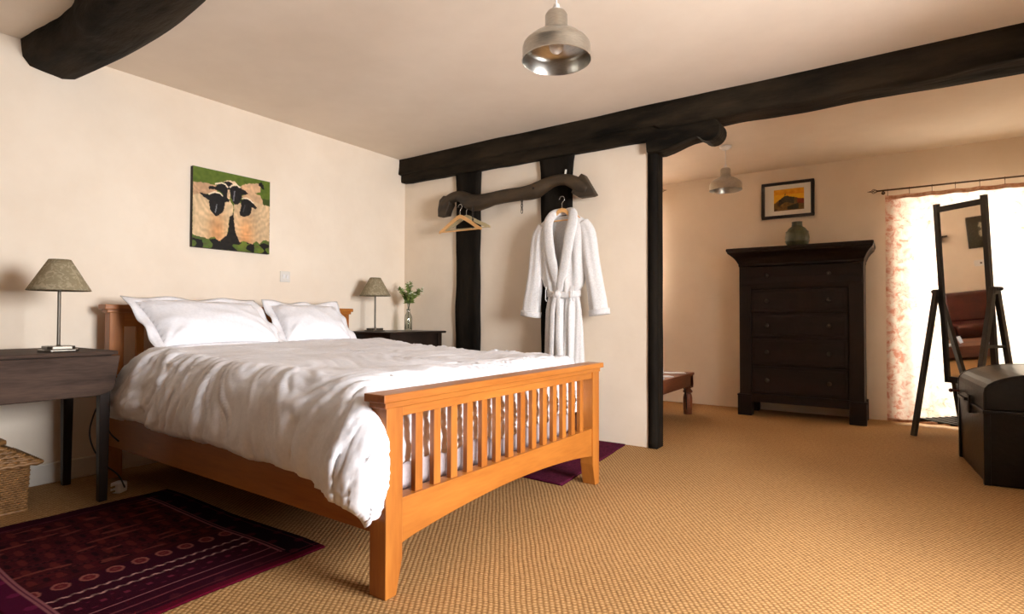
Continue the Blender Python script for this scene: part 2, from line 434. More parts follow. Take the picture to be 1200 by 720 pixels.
# ceiling beams, posts of the timber frame
def bmod(q, t):
    if t[2] == 0 and q.x < 2.6: q.z += .03
    return q
mb = MB(); rough_box(mb, 0.003, XR-.003, 3.88, 4.11, 2.305, HC+.02, .045, .016, 3, 0, bmod)
struct_(mb.build('trim_2', M['beam'], smooth=True))
# lower wall plate with its rounded end
prof = [(0.003, 2.262)]
for k in range(1, 25):
    x = .003+2.49*k/24; prof.append((x, 2.255-.012*k/24+.006*nz(x,0,3,5)))
prof += [(2.50,2.15),(2.593,2.146),(2.65,2.158),(2.70,2.173),(2.75,2.19),(2.80,2.203),(2.86,2.209)]
for k in range(13):
    a = math.radians(215+k*17); prof.append((2.947+.077*math.cos(a), 2.24+.077*math.sin(a)))
prof += [(2.95,2.345),(0.003,2.36)]
mb = MB(); mb.prism(prof, 'Y', 3.905, 4.09)
struct_(mb.build('trim_3', M['beam'], bevel=.012, bseg=3))
def post(n, x0, x1, z1, y0, y1, top_w=0, seed=0, mat='beamz', amp=.01):
    def pm(q, t):
        if z1-q.z < .25 and top_w:
            s = (1-(z1-q.z)/.25)**2
            q.x += top_w*s*(1 if t[0] > .5 else -1)
        return q
    mb = MB(); rough_box(mb, x0, x1, y0, y1, 0, z1, .05, amp, 3, seed, pm)
    struct_(mb.build('trim_%d' % n, M[mat], smooth=True))
post(4, .685, .945, 2.29, 3.935, 4.08, .012, 3)
post(5, 1.592, 1.868, 2.29, 3.935, 4.08, .03, 7)
post(6, 2.493, 2.56, 2.25, 3.955, 4.085, 0, 11, amp=.002)
# near beam across the ceiling at the upper left
def nb(u, v):
    x = .002+(XR-.004)*u
    pr = [(1.00,2.50),(1.005,2.44),(1.012,2.385),(1.045,2.345),(1.13,2.334),(1.20,2.328),(1.265,2.350),(1.355,2.432),(1.39,2.50)]
    k = v*(len(pr)-1); i = min(int(k), len(pr)-2); f = k-i
    y = pr[i][0]*(1-f)+pr[i+1][0]*f; z = pr[i][1]*(1-f)+pr[i+1][1]*f
    a = .026*nz(x, y, 2, 2.2)+.010*nz(x, y, 5, 7)
    sw = .03*math.sin(x*2.6)
    if z > 2.48: return (x, y+a+sw*(1 if y > 1.2 else 1), z)
    return (x, y+a+sw, z+a*.8)
mb = MB(); mb.grid(nb, 110, 24); 
struct_(mb.build('trim_7', M['beam'], smooth=True))

# ------------------------------------------------------------------ bed
bed = thing('bed', (1.35, 2.15, 0), 'light oak double bed with slatted footboard and white bedding, standing against the left wall', 'bed')
def ynear(x): return 1.372 - .045*(x-.17)/2.4      # bed tapers very slightly towards the foot
FX0, FX1 = 2.495, 2.575
# foot posts with the flared front toe
def footpost(ya, yb, sgn):
    mb = MB()
    poly = [(FX0,0),(FX1-.012,0),(FX1,.13) ,(FX1,.642),(FX0,.642)]
    # profile seen from the front tapers to the inner side near the floor
    yi = yb if sgn > 0 else ya; yo = ya if sgn > 0 else yb
    def sec(z, t): return [(FX0,yo,z),(FX1,yo,z),(FX1,t,z),(FX0,t,z)]
    k = .028*sgn
    b = sec(0, yi-k); c = sec(.12, yi); t = sec(.642, yi)
    mb.hexa(b, c); mb.hexa(c, t)
    return mb.build('leg', M['oakz'], bed, bevel=.003)
footpost(1.327, 1.405, 1); footpost(2.885, 2.965, -1)
mb = MB(); mb.box(FX0-.005, FX1+.016, 1.302, 2.992, .662, .690); mb.box(FX0+.004, FX1+.004, 1.318, 2.972, .640, .664)
mb.build('top_rail', M['oaky'], bed, bevel=.003)
mb = MB(); mb.box(FX0+.012, FX1-.008, 1.400, 2.890, .606, .645); mb.build('foot_rail', M['oaky'], bed, bevel=.002)
# arched lower rail
poly = [(1.400,.322),(1.400,.165)]
for k in range(0, 21):
    u = k/20; poly.append((1.400+1.49*u, .165+.052*math.sin(PI*u)**.8 if 0 < u < 1 else .165))
poly.append((2.890,.322))
mb = MB(); mb.prism([(p[0],p[1]) for p in poly], 'X', FX0+.012, FX1-.008); mb.build('foot_rail', M['oaky'], bed, bevel=.002)
ns = 14
for k in range(ns):
    c = 1.405+1.48*(k+1)/(ns+1)+.004
    mb = MB(); mb.box(FX0+.036, FX1-.022, c-.019, c+.019, .320, .608); mb.build('slat', M['oakz'], bed, bevel=.0015)
# side rails
for ya, yb, a in ((1.352, 1.378, 0), (2.925, 2.951, 1)):
    mb = MB()
    sh0 = .022 if a == 0 else 0
    d = -.0 if a else .0
    y0h, y1h = (ya+.035, yb+.035) if a == 0 else (ya+.10, yb+.10)
    mb.hexa([(.18,y0h,.20),(2.50,ya,.20),(2.50,yb,.20),(.18,y1h,.20)], [(.18,y0h,.385),(2.50,ya,.385),(2.50,yb,.385),(.18,y1h,.385)])
    mb.build('side_rail', M['oakx'], bed, bevel=.003)
# headboard
HX0, HX1 = .115, .185
for ya, yb in ((1.392, 1.468), (3.062, 3.138)):
    mb = MB(); mb.box(HX0, HX1, ya, yb, 0, .985); mb.build('leg', M['oakz'], bed, bevel=.003)
mb = MB(); mb.box(HX0-.012, HX1+.018, 1.362, 3.168, .992, 1.020); mb.box(HX0-.002, HX1+.008, 1.376, 3.154, .972, .994)
mb.build('head_rail', M['oaky'], bed, bevel=.003)
mb = MB(); mb.box(HX0+.012, HX1-.012, 1.466, 3.064, .89, .975); mb.build('head_rail', M['oaky'], bed, bevel=.002)
mb = MB(); mb.box(HX0+.012, HX1-.012, 1.466, 3.064, .38, .50); mb.build('head_rail', M['oaky'], bed, bevel=.002)
for k in range(15):
    c = 1.466+1.598*(k+1)/16
    mb = MB(); mb.box(HX0+.022, HX1-.026, c-.021, c+.021, .498, .892); mb.build('slat', M['oakz'], bed, bevel=.0015)

# mattress
mb = MB()
def rbox_grid(mb, x0, x1, y0, y1, z0, z1): mb.box(x0, x1, y0, y1, z0, z1)
mb.box(.20, 2.425, 1.43, 2.915, .27, .60)
mt = mb.build('mattress', M['mattress'], bevel=.05, bseg=5, origin=(1.3,2.15,.27), smooth=True)
tag(mt, 'greyish pink mattress inside the oak bed, seen between the footboard slats below the white duvet', 'mattress')
mb = MB(); mb.box(.20, 2.45, 1.405, 2.925, .235, .27); 
o = mb.build('slat_base', M['oaky'], bed)

# duvet
def sm(a, b, x):
    t = min(1, max(0, (x-a)/(b-a))); return t*t*(3-2*t)
XE, YN, YFAR, RR = 2.335, 1.445, 2.915, .125
def duvet_pt(u, v):
    # flat sheet coordinates
    b = 1.00+(3.36-1.00)*v
    side = max(0, YN-b)
    a0 = .62-.10*sm(0, .4, side)+.012*math.sin(b*5)
    a1 = 2.705+.03*nz(b, 2, 0, 4)
    a = a0+(a1-a0)*u
    b2 = b+.03*nz(a, 7, 0, 2.2)*(1 if b > 2.2 else -1)*(1 if (v < .02 or v > .98) else .6)
    ex = max(0, a-XE); ey = max(0, YN-b2); ef = max(0, b2-YFAR); sy = -1 if ey > 0 else 1
    ey = max(ey, ef)
    d = (ex**3.6+ey**3.6)**(1/3.6)
    zt = .745-.045*sm(.6, 2.4, a)+.02*math.exp(-((a-.75)/.15)**2)
    # a long soft swell over the sleepers' side
    zt += .012*nz(a, b2, 0, 2.3)+.010*nz(a*1.0, b2*2.2, 3, 3.0)
    if d > 1e-6:
        h = math.hypot(ex, ey); dx, dy = ex/h, sy*ey/h
        th = min(d/RR/1.25, PI/2)
        hr = RR*1.25*math.sin(th)*.8; hz = RR*1.25*(1-math.cos(th))
        if d > RR*1.25*PI/2: hz += d-RR*1.25*PI/2
        # the hanging side leans out a little then in at the hem
        hang = max(0, d-.15)
        hr += .018*math.sin(min(1, hang/.28)*PI)
        last = sm(.92, 1.0, max(1-v*1.0, v, u) if False else max((YN-b)/(YN-1.00), (b-YFAR)/(3.36-YFAR), 0))
        hr -= .040*last; hz -= .012*last
    else: dx = dy = 0; th = 0; hr = 0; hz = 0
    x = min(a, XE)+dx*hr; y = (min(max(b2, YN), YFAR))+dy*hr; z = zt-hz
    n = Vector((dx*math.sin(th), dy*math.sin(th), math.cos(th)))
    # creases: ridged, warped noise running diagonally, stronger towards the hem
    k = .30+.70*sm(-.30, .20, d if ey > 0 else -.3+.35*sm(2.0, 2.4, a))
    an = .42+.55*nz(a, b2, 9, 1.1)
    ca, sa = math.cos(an), math.sin(an)
    wx = .09*nz(a, b2, 4, 3.0); wy = .09*nz(a, b2, 14, 3.0)
    q = (a+wx)*ca-(b2+wy)*sa; w = (a+wx)*sa+(b2+wy)*ca
    fo = 0; amp = .013; fq = 3.1; 
    for oc in range(4):
        nn = nz(q*fq+oc*7, w*fq*.42+oc*3, oc*5.1)
        rid = 1-min(1, abs(nn)*3.0)
        fo += amp*(rid**3-.2); amp *= (.90, .72, .62, .5)[oc]; fq *= 1.85
    fo += .0022*(1-abs(nz(q*34, w*12, 1))*3)
    g = sm(.12, .40, d)*(1 if ey > 0.01 else .4)
    fo2 = .024*g*(nz(a*7.5, b2*1.2, 6)+.5*nz(a*17, b2*2, 2))
    # billow of the near foot corner
    bl = 0
    if sy < 0 and ey > 0: bl = .050*math.exp(-((a-2.44)/.22)**2)*sm(.05, .3, d)+.022*sm(.20,.36,d)
    cn = sm(.02, .16, min(ex, ey))
    disp = (fo*k+fo2)*(1-.62*cn)+bl
    p = Vector((x,y,z))+n*disp
    if sy < 0:
        k2 = sm(2.22, 2.45, p.x)*sm(1.42, 1.33, p.y)*sm(.03, .2, d)
        p.x += .095*k2; p.y -= .030*k2; p.z -= .045*k2*sm(.15, .45, d)
    if p.y > 1.316: p.x = min(p.x, 2.486)
    else: p.x = min(p.x, 2.575)
    if z < .60 and p.y > YN-.02 and p.y < YFAR+.02: p.x = max(p.x, 2.435)
    return p
mb = MB(); mb.grid(duvet_pt, 190, 230)
dv = mb.build('duvet', M['linen'], origin=(1.5,2.15,.60), smooth=True, solid=.022)
dv.modifiers['solid'].offset = 1
tag(dv, 'white rumpled duvet spread over the bed and hanging over its near side', 'duvet')
# fitted sheet corner under the pillows
mb = MB()
def sheet(u, v):
    x = .21+.75*u; y = 1.425+1.495*v
    e = min(v, 1-v, u)*8; zz = .622+.008*nz(x,y,0,6)-.02*max(0, 1-e)
    return (x, y, zz)
mb.grid(sheet, 20, 40)
o = mb.build('bed_sheet', M['linen'], origin=(.5,2.15,.6), smooth=True, solid=.014)
tag(o, 'white fitted sheet on the mattress under the pillows', 'sheet')

# pillows
def pillow(name, xb, y0, y1, zb, lean, hgt, label, seed, skew=0):
    W = y1-y0; H = hgt
    t = thing(name, (xb, (y0+y1)/2, zb), label, 'pillow', 'white pillows at the headboard')
    ca, sa = math.cos(lean), math.sin(lean)
    def place(p):       # p local: (across, up, out)
        a, hh, o = p
        return (xb-hh*ca+o*sa, (y0+y1)/2+a+skew*hh, zb+hh*sa+o*ca)
    fl = .055
    mb = MB()
    def T(u, v):
        iu = max(0, 1-abs(2*u-1)**3.2); iv = max(0, 1-abs(2*v-1)**2.6)
        return .095*(iu**.55)*(iv**.6)
    def shp(u, v):
        a = -W/2+fl+(W-2*fl)*u; h = fl+(H-2*fl)*v
        # corners pull out, edges pull in
        a *= 1-.035*math.sin(PI*v); h += .02*math.sin(PI*u)*(-1 if v > .5 else 1)*abs(2*v-1)
        return a, h
    def front(u, v):
        a, h = shp(u, v); t_ = T(u, v)
        cr = 0
        for (cu, cv) in ((0,0),(0,1),(1,0),(1,1)):
            du, dv2 = (u-cu)*W, (v-cv)*H; r = math.hypot(du, dv2)
            an = math.atan2(dv2, du)
            cr += math.exp(-(r/.16)**2)*.010*math.sin(an*11+seed)
        n = .008*nz(a*6+seed, h*6, 1)+.006*(1-abs(nz(a*5+h*3, h*9+seed, 2))*3)
        return place((a, h, t_+(cr+n)*min(1, t_/.03)))
    def back(u, v):
        a, h = shp(u, v); return place((a, h, -T(u, v)*.75))
    mb.grid(front, 44, 30); mb.grid(back, 30, 20)
    mb.build('pillow_body', M['linen'], t, smooth=True)
    # the flat flange of the pillowcase
    fb = MB()
    def flange(u, v):
        per = u*4; k = int(per) % 4; f = per-int(per)
        cu, cv = [(f,0),(1,f),(1-f,1),(0,1-f)][k]
        a0, h0 = shp(cu, cv)
        oa = (cu-.5)*2; oh = (cv-.5)*2
        da = fl*(oa if abs(oa) > .97 else oa**5); dh = fl*(oh if abs(oh) > .97 else oh**5)
        wv = .013*math.sin(u*PI*2*9+seed)*v
        return place((a0+da*v, h0+dh*v, wv+.003*nz(u*30, v, seed)))
    fb.grid(flange, 96, 3, wrapu=True)
    fb.build('pillow_flange', M['linen'], t, smooth=True, solid=.006)
    return t
pillow('pillow', .655, 1.455, 2.275, .745, math.radians(41), .50, 'left one of the two white pillows on the bed, nearest the left bedside lamp', 1.0, -.09)
pillow('pillow.001', .640, 2.215, 2.865, .740, math.radians(42), .485, 'right one of the two white pillows on the bed, nearest the corner table', 4.0, .14)

# ------------------------------------------------------------------ tables beside the bed
lt = thing('drop_leaf_table', (.37, .75, 0), 'dark wooden drop-leaf table under the left lamp with one leaf hanging down', 'table')
mb = MB(); mb.prism([(.03,.05),(.655,.05),(.668,.10),(.668,1.235),(.655,1.262),(.03,1.262)], 'Z', .752, .772); mb.build('tabletop', M['leaf'], lt, bevel=.004)
# hanging leaf with rounded lower corner
poly = [(.05,.748),(.05,.57)]
for k in range(9):
    a = math.radians(-90+90*(1-k/8)) 
poly = [(.06,.750),(.06,.60)]+[(.06+.05*(1-math.cos(math.radians(a))), .60-.05*math.sin(math.radians(a))) for a in range(15,91,15)]
poly += [(1.15+.09*math.sin(math.radians(a)), .55+.05*(1-math.cos(math.radians(a)))) for a in range(0,91,15)]+[(1.262,.750)]
mb = MB(); mb.prism(poly, 'X', .660, .680); mb.build('drop_leaf', M['leaf'], lt, bevel=.005)
mb = MB(); mb.box(.09,.63,1.175,1.195,.62,.752); mb.box(.10,.12,.12,1.19,.62,.752); mb.box(.60,.62,.12,1.19,.62,.752); mb.build('apron', M['darkx'], lt)
mb = MB(); mb.box(.11,.60,1.19,1.215,.545,.60); mb.build('cross_rail', M['darkx'], lt)
for x, y in ((.115,1.215),(.605,1.215),(.115,.12),(.605,.12)):
    mb = MB(); mb.hexa([(x-.019,y-.019,0),(x+.019,y-.019,0),(x+.019,y+.019,0),(x-.019,y+.019,0)],[(x-.026,y-.026,.752),(x+.026,y-.026,.752),(x+.026,y+.026,.752),(x-.026,y+.026,.752)])
    mb.build('leg', M['darkz'], lt, bevel=.003)
rt = thing('side_table', (.35, 3.5, 0), 'small black wooden side table in the corner on the far side of the bed', 'table')
TZ = .826
mb = MB(); mb.box(.02,.60,3.215,3.905,TZ-.018,TZ); mb.build('tabletop', M['darkx'], rt, bevel=.006, bseg=3)
mb = MB(); mb.box(.07,.555,3.245,3.265,TZ-.135,TZ-.018); mb.box(.54,.56,3.25,3.84,TZ-.135,TZ-.018); mb.box(.07,.09,3.25,3.84,TZ-.135,TZ-.018); mb.box(.07,.555,3.83,3.85,TZ-.135,TZ-.018); mb.build('apron', M['darkx'], rt, bevel=.002)
for x, y in ((.09,3.265),(.545,3.265),(.09,3.845),(.545,3.845)):
    mb = MB(); mb.box(x-.027,x+.027,y-.027,y+.027,TZ-.15,TZ-.018)
    mb.lathe([(.0265,0),(.026,-.012),(.018,-.024),(.013,-.034),(.024,-.046),(.026,-.07),(.022,-.12),(.026,-.30),(.020,-.36),(.025,-.40),(.025,-(TZ-.15))], (x,y,TZ-.15), 20)
    mb.build('leg', M['darkz'], rt)

def lamp(name, x, y, z, label):
    t = thing(name, (x,y,z), label, 'lamp', 'matching bedside lamps')
    mb = MB(); q = .07
    poly = [(x+q*sx*(1 if (i % 2 == 0) else .6), 0) for i, sx in enumerate([])]
    def octo(r, c): return [(x+a*r, y+b*r) for a, b in ((-1,-c),(-c,-1),(c,-1),(1,-c),(1,c),(c,1),(-c,1),(-1,c))]
    mb.prism(octo(.072,.72), 'Z', z+.001, z+.011); mb.prism(octo(.058,.72), 'Z', z+.011, z+.028)
    mb.build('lamp_base', M['steel'], t, bevel=.003)
    mb = MB(); mb.lathe([(.012,.028),(.0075,.034),(.0075,.318),(.013,.322),(.013,.345),(.006,.350),(.006,.462)], (x,y,z), 14); mb.build('lamp_stem', M['steel'], t, smooth=False)
    mb = MB()
    def cone(u, v):
        a = 2*PI*u; r = .132+(.045-.132)*v
        return (x+r*math.cos(a), y+r*math.sin(a), z+.308+.158*v)
    mb.grid(cone, 40, 6, wrapu=True); mb.build('lamp_shade', M['shade'], t, smooth=True, solid=.003)
    return t
lamp('table_lamp', .475, 1.062, .772, 'table lamp with patterned taupe shade on the left bedside drop-leaf table')
lamp('table_lamp.001', .24, 3.375, TZ, 'table lamp with patterned taupe shade on the corner side table beside the flower bottle')

# flex and plug of the left lamp
mb = MB()
pts = [(.46,1.29,.76),(.44,1.29,.62),(.42,1.27,.50),(.37,1.255,.41),(.335,1.25,.31),(.37,1.26,.22),(.47,1.28,.15),(.55,1.31,.10),(.58,1.33,.035)]
def catmull(pts, n=8):
    pts = [Vector(p) for p in pts]; out = []
    for i in range(len(pts)-1):
        p0 = pts[max(i-1,0)]; p1 = pts[i]; p2 = pts[i+1]; p3 = pts[min(i+2,len(pts)-1)]
        for k in range(n):
            t = k/n
            out.append(.5*((2*p1)+(-p0+p2)*t+(2*p0-5*p1+4*p2-p3)*t*t+(-p0+3*p1-3*p2+p3)*t**3))
    out.append(pts[-1]); return out
mb.tube(catmull(pts), .0042, 8)
o = mb.build('lamp_cord', M['cord'], origin=(.46,1.29,.76), smooth=True); tag(o, 'black lamp cord looping down beside the leg of the left bedside table', 'cord')
mb = MB(); mb.tube(catmull([(.435,1.285,.50),(.47,1.275,.42),(.53,1.27,.34),(.60,1.29,.29)]), .0042, 8)
o = mb.build('lamp_cord', M['cord'], origin=(.46,1.29,.5), smooth=True); tag(o, 'second shorter black cord branching off behind the front leg of the left bedside table', 'cord')
pl = thing('plug_adaptor', (.52,1.325,0), 'white plug adaptor lying on the carpet by the bed leg', 'plug')
mb = MB(); mb.xf = Matrix.Translation((.52,1.325,.0))@Matrix.Rotation(.5,4,'Z'); mb.box(-.028,.028,-.03,.03,.001,.058); mb.build('plug_body', M['whiteplastic'], pl, bevel=.009, bseg=3)
mb = MB(); mb.xf = Matrix.Translation((.52,1.325,.0))@Matrix.Rotation(.5,4,'Z'); mb.box(-.004,.004,-.052,-.028,.012,.020); mb.box(-.004,.004,-.052,-.028,.036,.044); mb.build('plug_pin', M['brass'], pl)

# wicker basket at the left edge
bk = thing('wicker_basket', (.28, .66, 0), 'brown woven wicker basket with sloping lid under the drop-leaf table', 'basket')
BX0, BX1, BY0, BY1 = .10, .475, .38, .945
def ring(p, off, z):
    # rectangular ring with rounded corners; p in 0..1
    L = [(BX1-BX0), (BY1-BY0)]; per = 2*(L[0]+L[1]); s = p*per
    tp = off
    if s < L[1]: return (BX1+tp, BY0+s, z), (1,0)
    s -= L[1]
    if s < L[0]: return (BX1-s, BY1+tp, z), (0,1)
    s -= L[0]
    if s < L[1]: return (BX0-tp, BY1-s, z), (-1,0)
    s -= L[1]; return (BX0+s, BY0-tp, z), (0,-1)
rows = 19; stakes = 2*(38+56)
mb = MB()
for r in range(rows):
    z = .010+.0108*r
    pts = []
    for k in range(stakes*2):
        p = k/(stakes*2); 
        off = .0035*math.cos(PI*k/2+(PI if r % 2 else 0)+.3)
        (x,y,zz), _ = ring(p, off+.010*(z/.21), z)
        pts.append((x,y,zz+.0015*nz(k*.3,r,0)))
    mb.tube(pts, .0054, 5, closed=True)
mb.build('basket_body', M['wicker'], bk, smooth=True)
mb = MB()
for k in range(0, stakes, 6):
    (x,y,z), n = ring((k+.5)/stakes, -.004, 0); mb.tube([(x,y,.002),(x+n[0]*.010,y+n[1]*.010,.215)], .0045, 6)
mb.build('basket_stake', M['wicker'], bk, smooth=True)
mb = MB()
for z, rr in ((.006,.008),(.218,.009)): mb.tube([ring(k/120, .008*(z>.1)+.004, z)[0] for k in range(120)], rr, 6, closed=True)
mb.build('basket_rim', M['wicker'], bk, smooth=True)
mb = MB(); LX0, LX1, LY0, LY1 = BX0-.03, BX1+.035, BY0-.03, BY1+.05
for k in range(19):
    t = k/18
    ins = t*.165; zz = .232+.10*t+.003*math.sin(k*2.2)
    pts = []
    a0, a1, b0, b1 = LX0+ins, LX1-ins, LY0+ins, LY1-ins
    for (xa,ya,xb,yb) in ((a1,b0,a1,b1),(a1,b1,a0,b1),(a0,b1,a0,b0),(a0,b0,a1,b0)):
        for q in range(28):
            f = q/28; pts.append((xa+(xb-xa)*f, ya+(yb-ya)*f, zz+.003*math.cos(PI*q+(PI if k%2 else 0))))
    mb.tube(pts, .0075 if k else .010, 5, closed=True)
for k in range(9):
    x = LX0+.12+(LX1-LX0-.24)*k/8
    mb.tube([(x, LY0+.11, .332), (x, LY1-.11, .332)], .013, 6)
mb.build('basket_lid', M['wicker'], bk, smooth=True)

# flower bottle
fv = thing('flower_bottle', (.26, 3.76, TZ), 'clear glass bottle holding a leafy white flower sprig on the corner side table', 'vase')
fx, fy, fz = .26, 3.76, TZ
mb = MB(); mb.lathe([(.001,.001),(.033,.001),(.036,.006),(.036,.118),(.033,.135),(.020,.160),(.0165,.172),(.0165,.192),(.020,.197),(.018,.200),(.0145,.192),(.0145,.172),(.018,.158),(.031,.133),(.033,.118),(.033,.010),(.001,.008)], (fx,fy,fz), 28, cap=False)
mb.build('bottle', M['bottle'], fv, smooth=True)
random.seed(5)
mb = MB(); lf = MB(); fl_ = MB()
def leaf(mbx, c, d, L, W):
    c = Vector(c); d = Vector(d).normalized(); s_ = d.cross(Vector((random.uniform(-1,1),random.uniform(-1,1),1))).normalized(); n = d.cross(s_)
    mbx.add([c, c+d*L*.4+s_*W+n*.003, c+d*L, c+d*L*.4-s_*W+n*.003, c+d*L*.5-n*.004], [(0,4,1),(1,4,2),(2,4,3),(3,4,0)])
mains = [((.0,.0,.02),(.004,.002,.20),(.03,.02,.30),(.10,.06,.37)), ((.005,0,.02),(-.004,.002,.20),(-.01,-.03,.31),(-.03,-.08,.38)), ((0,.004,.02),(.0,.004,.2),(.01,.0,.33),(.01,-.01,.43)), ((0,.004,.02),(.0,.004,.2),(.04,-.02,.29),(.09,-.06,.32)), ((0,0,.02),(.002,-.002,.2),(.0,.04,.30),(.02,.10,.34))]
for mn in mains:
    pts = catmull([(fx+a, fy+b, fz+c) for a, b, c in mn], 6); mb.tube(pts, .0022, 6)
    for k, p in enumerate(pts[9:]):
        for q in range(8):
            leaf(lf, p, (random.uniform(-1,1),random.uniform(-1,1),random.uniform(-.3,.9)), random.uniform(.028,.05), .011)
    e = pts[-1]
    for q in range(4):
        c = e+Vector((random.uniform(-.03,.03),random.uniform(-.03,.03),random.uniform(-.03,.03)))
        for w in range(5):
            a = w*2*PI/5; leaf(fl_, c, (math.cos(a),math.sin(a),.3), .014, .006)
mb.build('stem', M['stem'], fv, smooth=True); lf.build('leaves', M['green'], fv); fl_.build('blossom', M['soil'], fv)

# ------------------------------------------------------------------ left wall: painting and switch
def inpoly(x, y, P):
    c = False; j = len(P)-1
    for i in range(len(P)):
        xi, yi = P[i]; xj, yj = P[j]
        if (yi > y) != (yj > y) and x < (xj-xi)*(y-yi)/(yj-yi)+xi: c = not c
        j = i
    return c
def segd(x, y, P):
    best = 9
    for (x0,y0), (x1,y1) in zip(P[:-1], P[1:]):
        dx, dy = x1-x0, y1-y0; t = max(0, min(1, ((x-x0)*dx+(y-y0)*dy)/(dx*dx+dy*dy+1e-12)))
        best = min(best, math.hypot(x-x0-dx*t, y-y0-dy*t))
    return best
def lin(c): return tuple(((v/255)/12.92 if v/255 <= .04045 else ((v/255+.055)/1.055)**2.4) for v in c)
PX = lambda P: [((x-42)/568, (y-(28+127*(x-42)/568))/(617-64*(x-42)/568)) for x, y in P]
sheep = [
 ('wool', (190,152,116), PX([(42,152),(100,155),(150,165),(200,180),(210,240),(42,250)]), (.2,.2)),
 ('wool', (198,160,122), PX([(380,185),(400,172),(450,166),(520,163),(535,200),(530,232),(480,240),(400,250),(370,215)]), (.7,.1)),
 ('flat', (26,20,14), PX([(516,162),(540,155),(558,180),(562,212),(548,208),(535,190),(520,188)]), None),
 ('wool', (194,158,120), PX([(385,262),(430,240),(480,235),(530,258),(552,300),(552,330),(440,300)]), (.75,.3)),
 ('wool', (226,198,160), PX([(250,150),(285,138),(330,145),(350,168),(330,190),(270,170)]), (.45,.1)),
 ('flat', (26,20,16), PX([(255,152),(285,146),(318,160),(322,178),(300,186),(296,260),(272,262),(262,180)]), None),
 ('flat', (214,180,140), PX([(272,215),(298,212),(304,280),(276,280)]), None),
 ('flat', (26,20,14), PX([(300,400),(335,390),(345,520),(390,620),(290,640),(225,620),(290,530)]), None),
 ('wool', (206,178,138), PX([(42,250),(85,240),(140,250),(240,262),(300,290),(326,340),(322,400),(296,420),(292,500),(276,560),(250,585),(225,606),(205,590),(190,568),(170,572),(150,592),(125,575),(90,570),(42,548)]), (.30,.50)),
 ('wool', (204,174,134), PX([(330,318),(360,312),(390,316),(480,300),(540,322),(610,345),(610,612),(560,600),(530,628),(500,606),(470,630),(440,618),(410,602),(380,612),(350,560),(334,490),(328,400)]), (.67,.50)),
 ('flat', (22,18,15), PX([(143,190),(165,180),(195,186),(212,168),(245,162),(275,188),(282,230),(276,292),(258,280),(246,240),(212,212),(180,208),(150,205)]), None),
 ('flat', (22,18,15), PX([(300,192),(338,178),(375,192),(405,215),(440,238),(418,250),(388,252),(382,290),(362,322),(335,326),(314,292),(300,240)]), None),
 ('flat', (22,18,15), PX([(84,232),(115,240),(152,252),(180,236),(220,236),(248,258),(300,288),(292,304),(262,306),(258,365),(235,398),(205,416),(180,398),(160,360),(150,310),(152,288),(118,270)]), None),
 ('flat', (22,18,15), PX([(378,290),(410,282),(440,288),(468,306),(508,352),(496,360),(466,346),(462,388),(440,412),(405,420),(376,410),(370,382),(384,340)]), None),
 ('line', (232,214,184), PX([(150,244),(190,228),(225,236),(245,256)]), .010),
 ('line', (232,214,184), PX([(196,166),(240,158),(266,170),(280,190)]), .011),
 ('line', (232,214,184), PX([(300,190),(325,170),(352,176),(372,192)]), .012),
 ('line', (232,214,184), PX([(392,278),(425,275),(455,292),(475,312)]), .010),
 ('line', (120,120,122), PX([(196,384),(206,325)]), .008),
 ('line', (110,110,115), PX([(326,296),(334,222)]), .009),
 ('line', (60,58,60), PX([(400,380),(412,330)]), .008)]
def sheep_col(u, v):
    g = nz(u*5, v*5, 1)
    if v < .80:
        t = .5+.5*nz(u*22, v*22, 3)
        c = [70+30*t, 90+26*t, 24+12*t]
        if v > .25 and u > .8: c = [a*.7 for a in c]
    else:
        c = [20,16,12]
        if nz(u*9, v*12, 6) > .05 or nz(u*5+3, v*10, 2) > .12: c = [84+30*g, 100+25*g+20*nz(u*30,v*30,3), 38]
    for kind, col, P, ex in sheep:
        if kind == 'line':
            if segd(u, v, P) < ex*(.8+.4*nz(u*40,v*40,0)): c = list(col)
        elif inpoly(u+.008*nz(u*30, v*30, 0), v+.010*nz(u*30, v*30, 9), P):
            c = list(col)
            if kind == 'wool':
                d = math.hypot((u-ex[0])*1.15, (v-ex[1]+.22))
                wv = math.sin(d*70+7*nz(u*4, v*4, 2)+3*nz(u*13, v*13, 7)); n2 = nz(u*34, v*20, 5)
                tone = nz(u*4.5, v*3.5, 12)
                warm = math.exp(-((u-ex[0])/.11)**2)*sm(.35,.8,v)
                k = 1+.045*wv+.09*n2+.12*tone
                c = [c[0]*k, c[1]*k*(1-.16*warm), c[2]*k*(1-.30*warm)]
            else:
                c = [a*(1+.5*nz(u*25,v*25,1)) for a in c]
    return lin([max(4, min(250, x)) for x in c])
pic = thing('painting', (0, 2.21, 1.43), 'unframed canvas painting of black-faced sheep on the wall above the bed', 'painting')
mb = MB(); mb.box(.002,.034,1.926,2.497,1.428,1.983); mb.build('canvas_edge', plain('dark_canvas_edge', (.02,.014,.01), .7), pic)
N = 150; mb = MB(); mb.colors = []
mb.grid(lambda u, v: (.0352, 1.926+.571*u, 1.983-.555*v), N, N)
mb.colors = [sheep_col(i/N, j/N) for i in range(N+1) for j in range(N+1)]
mb.build('painted_canvas', M['paint'], pic)
sw = thing('light_switch', (0, 2.65, 1.265), 'white double light switch on the wall above the right pillow', 'light switch')
mb = MB(); mb.box(0,.010,2.610,2.696,1.224,1.310); mb.build('switch_plate', M['switch'], sw, bevel=.003)
for c in (2.637, 2.669):
    mb = MB(); mb.hexa([(.010,c-.008,1.252),(.013,c-.008,1.252),(.013,c+.008,1.252),(.010,c+.008,1.252)],[(.010,c-.008,1.282),(.018,c-.008,1.282),(.018,c+.008,1.282),(.010,c+.008,1.282)]); mb.build('rocker', M['whiteplastic'], sw)

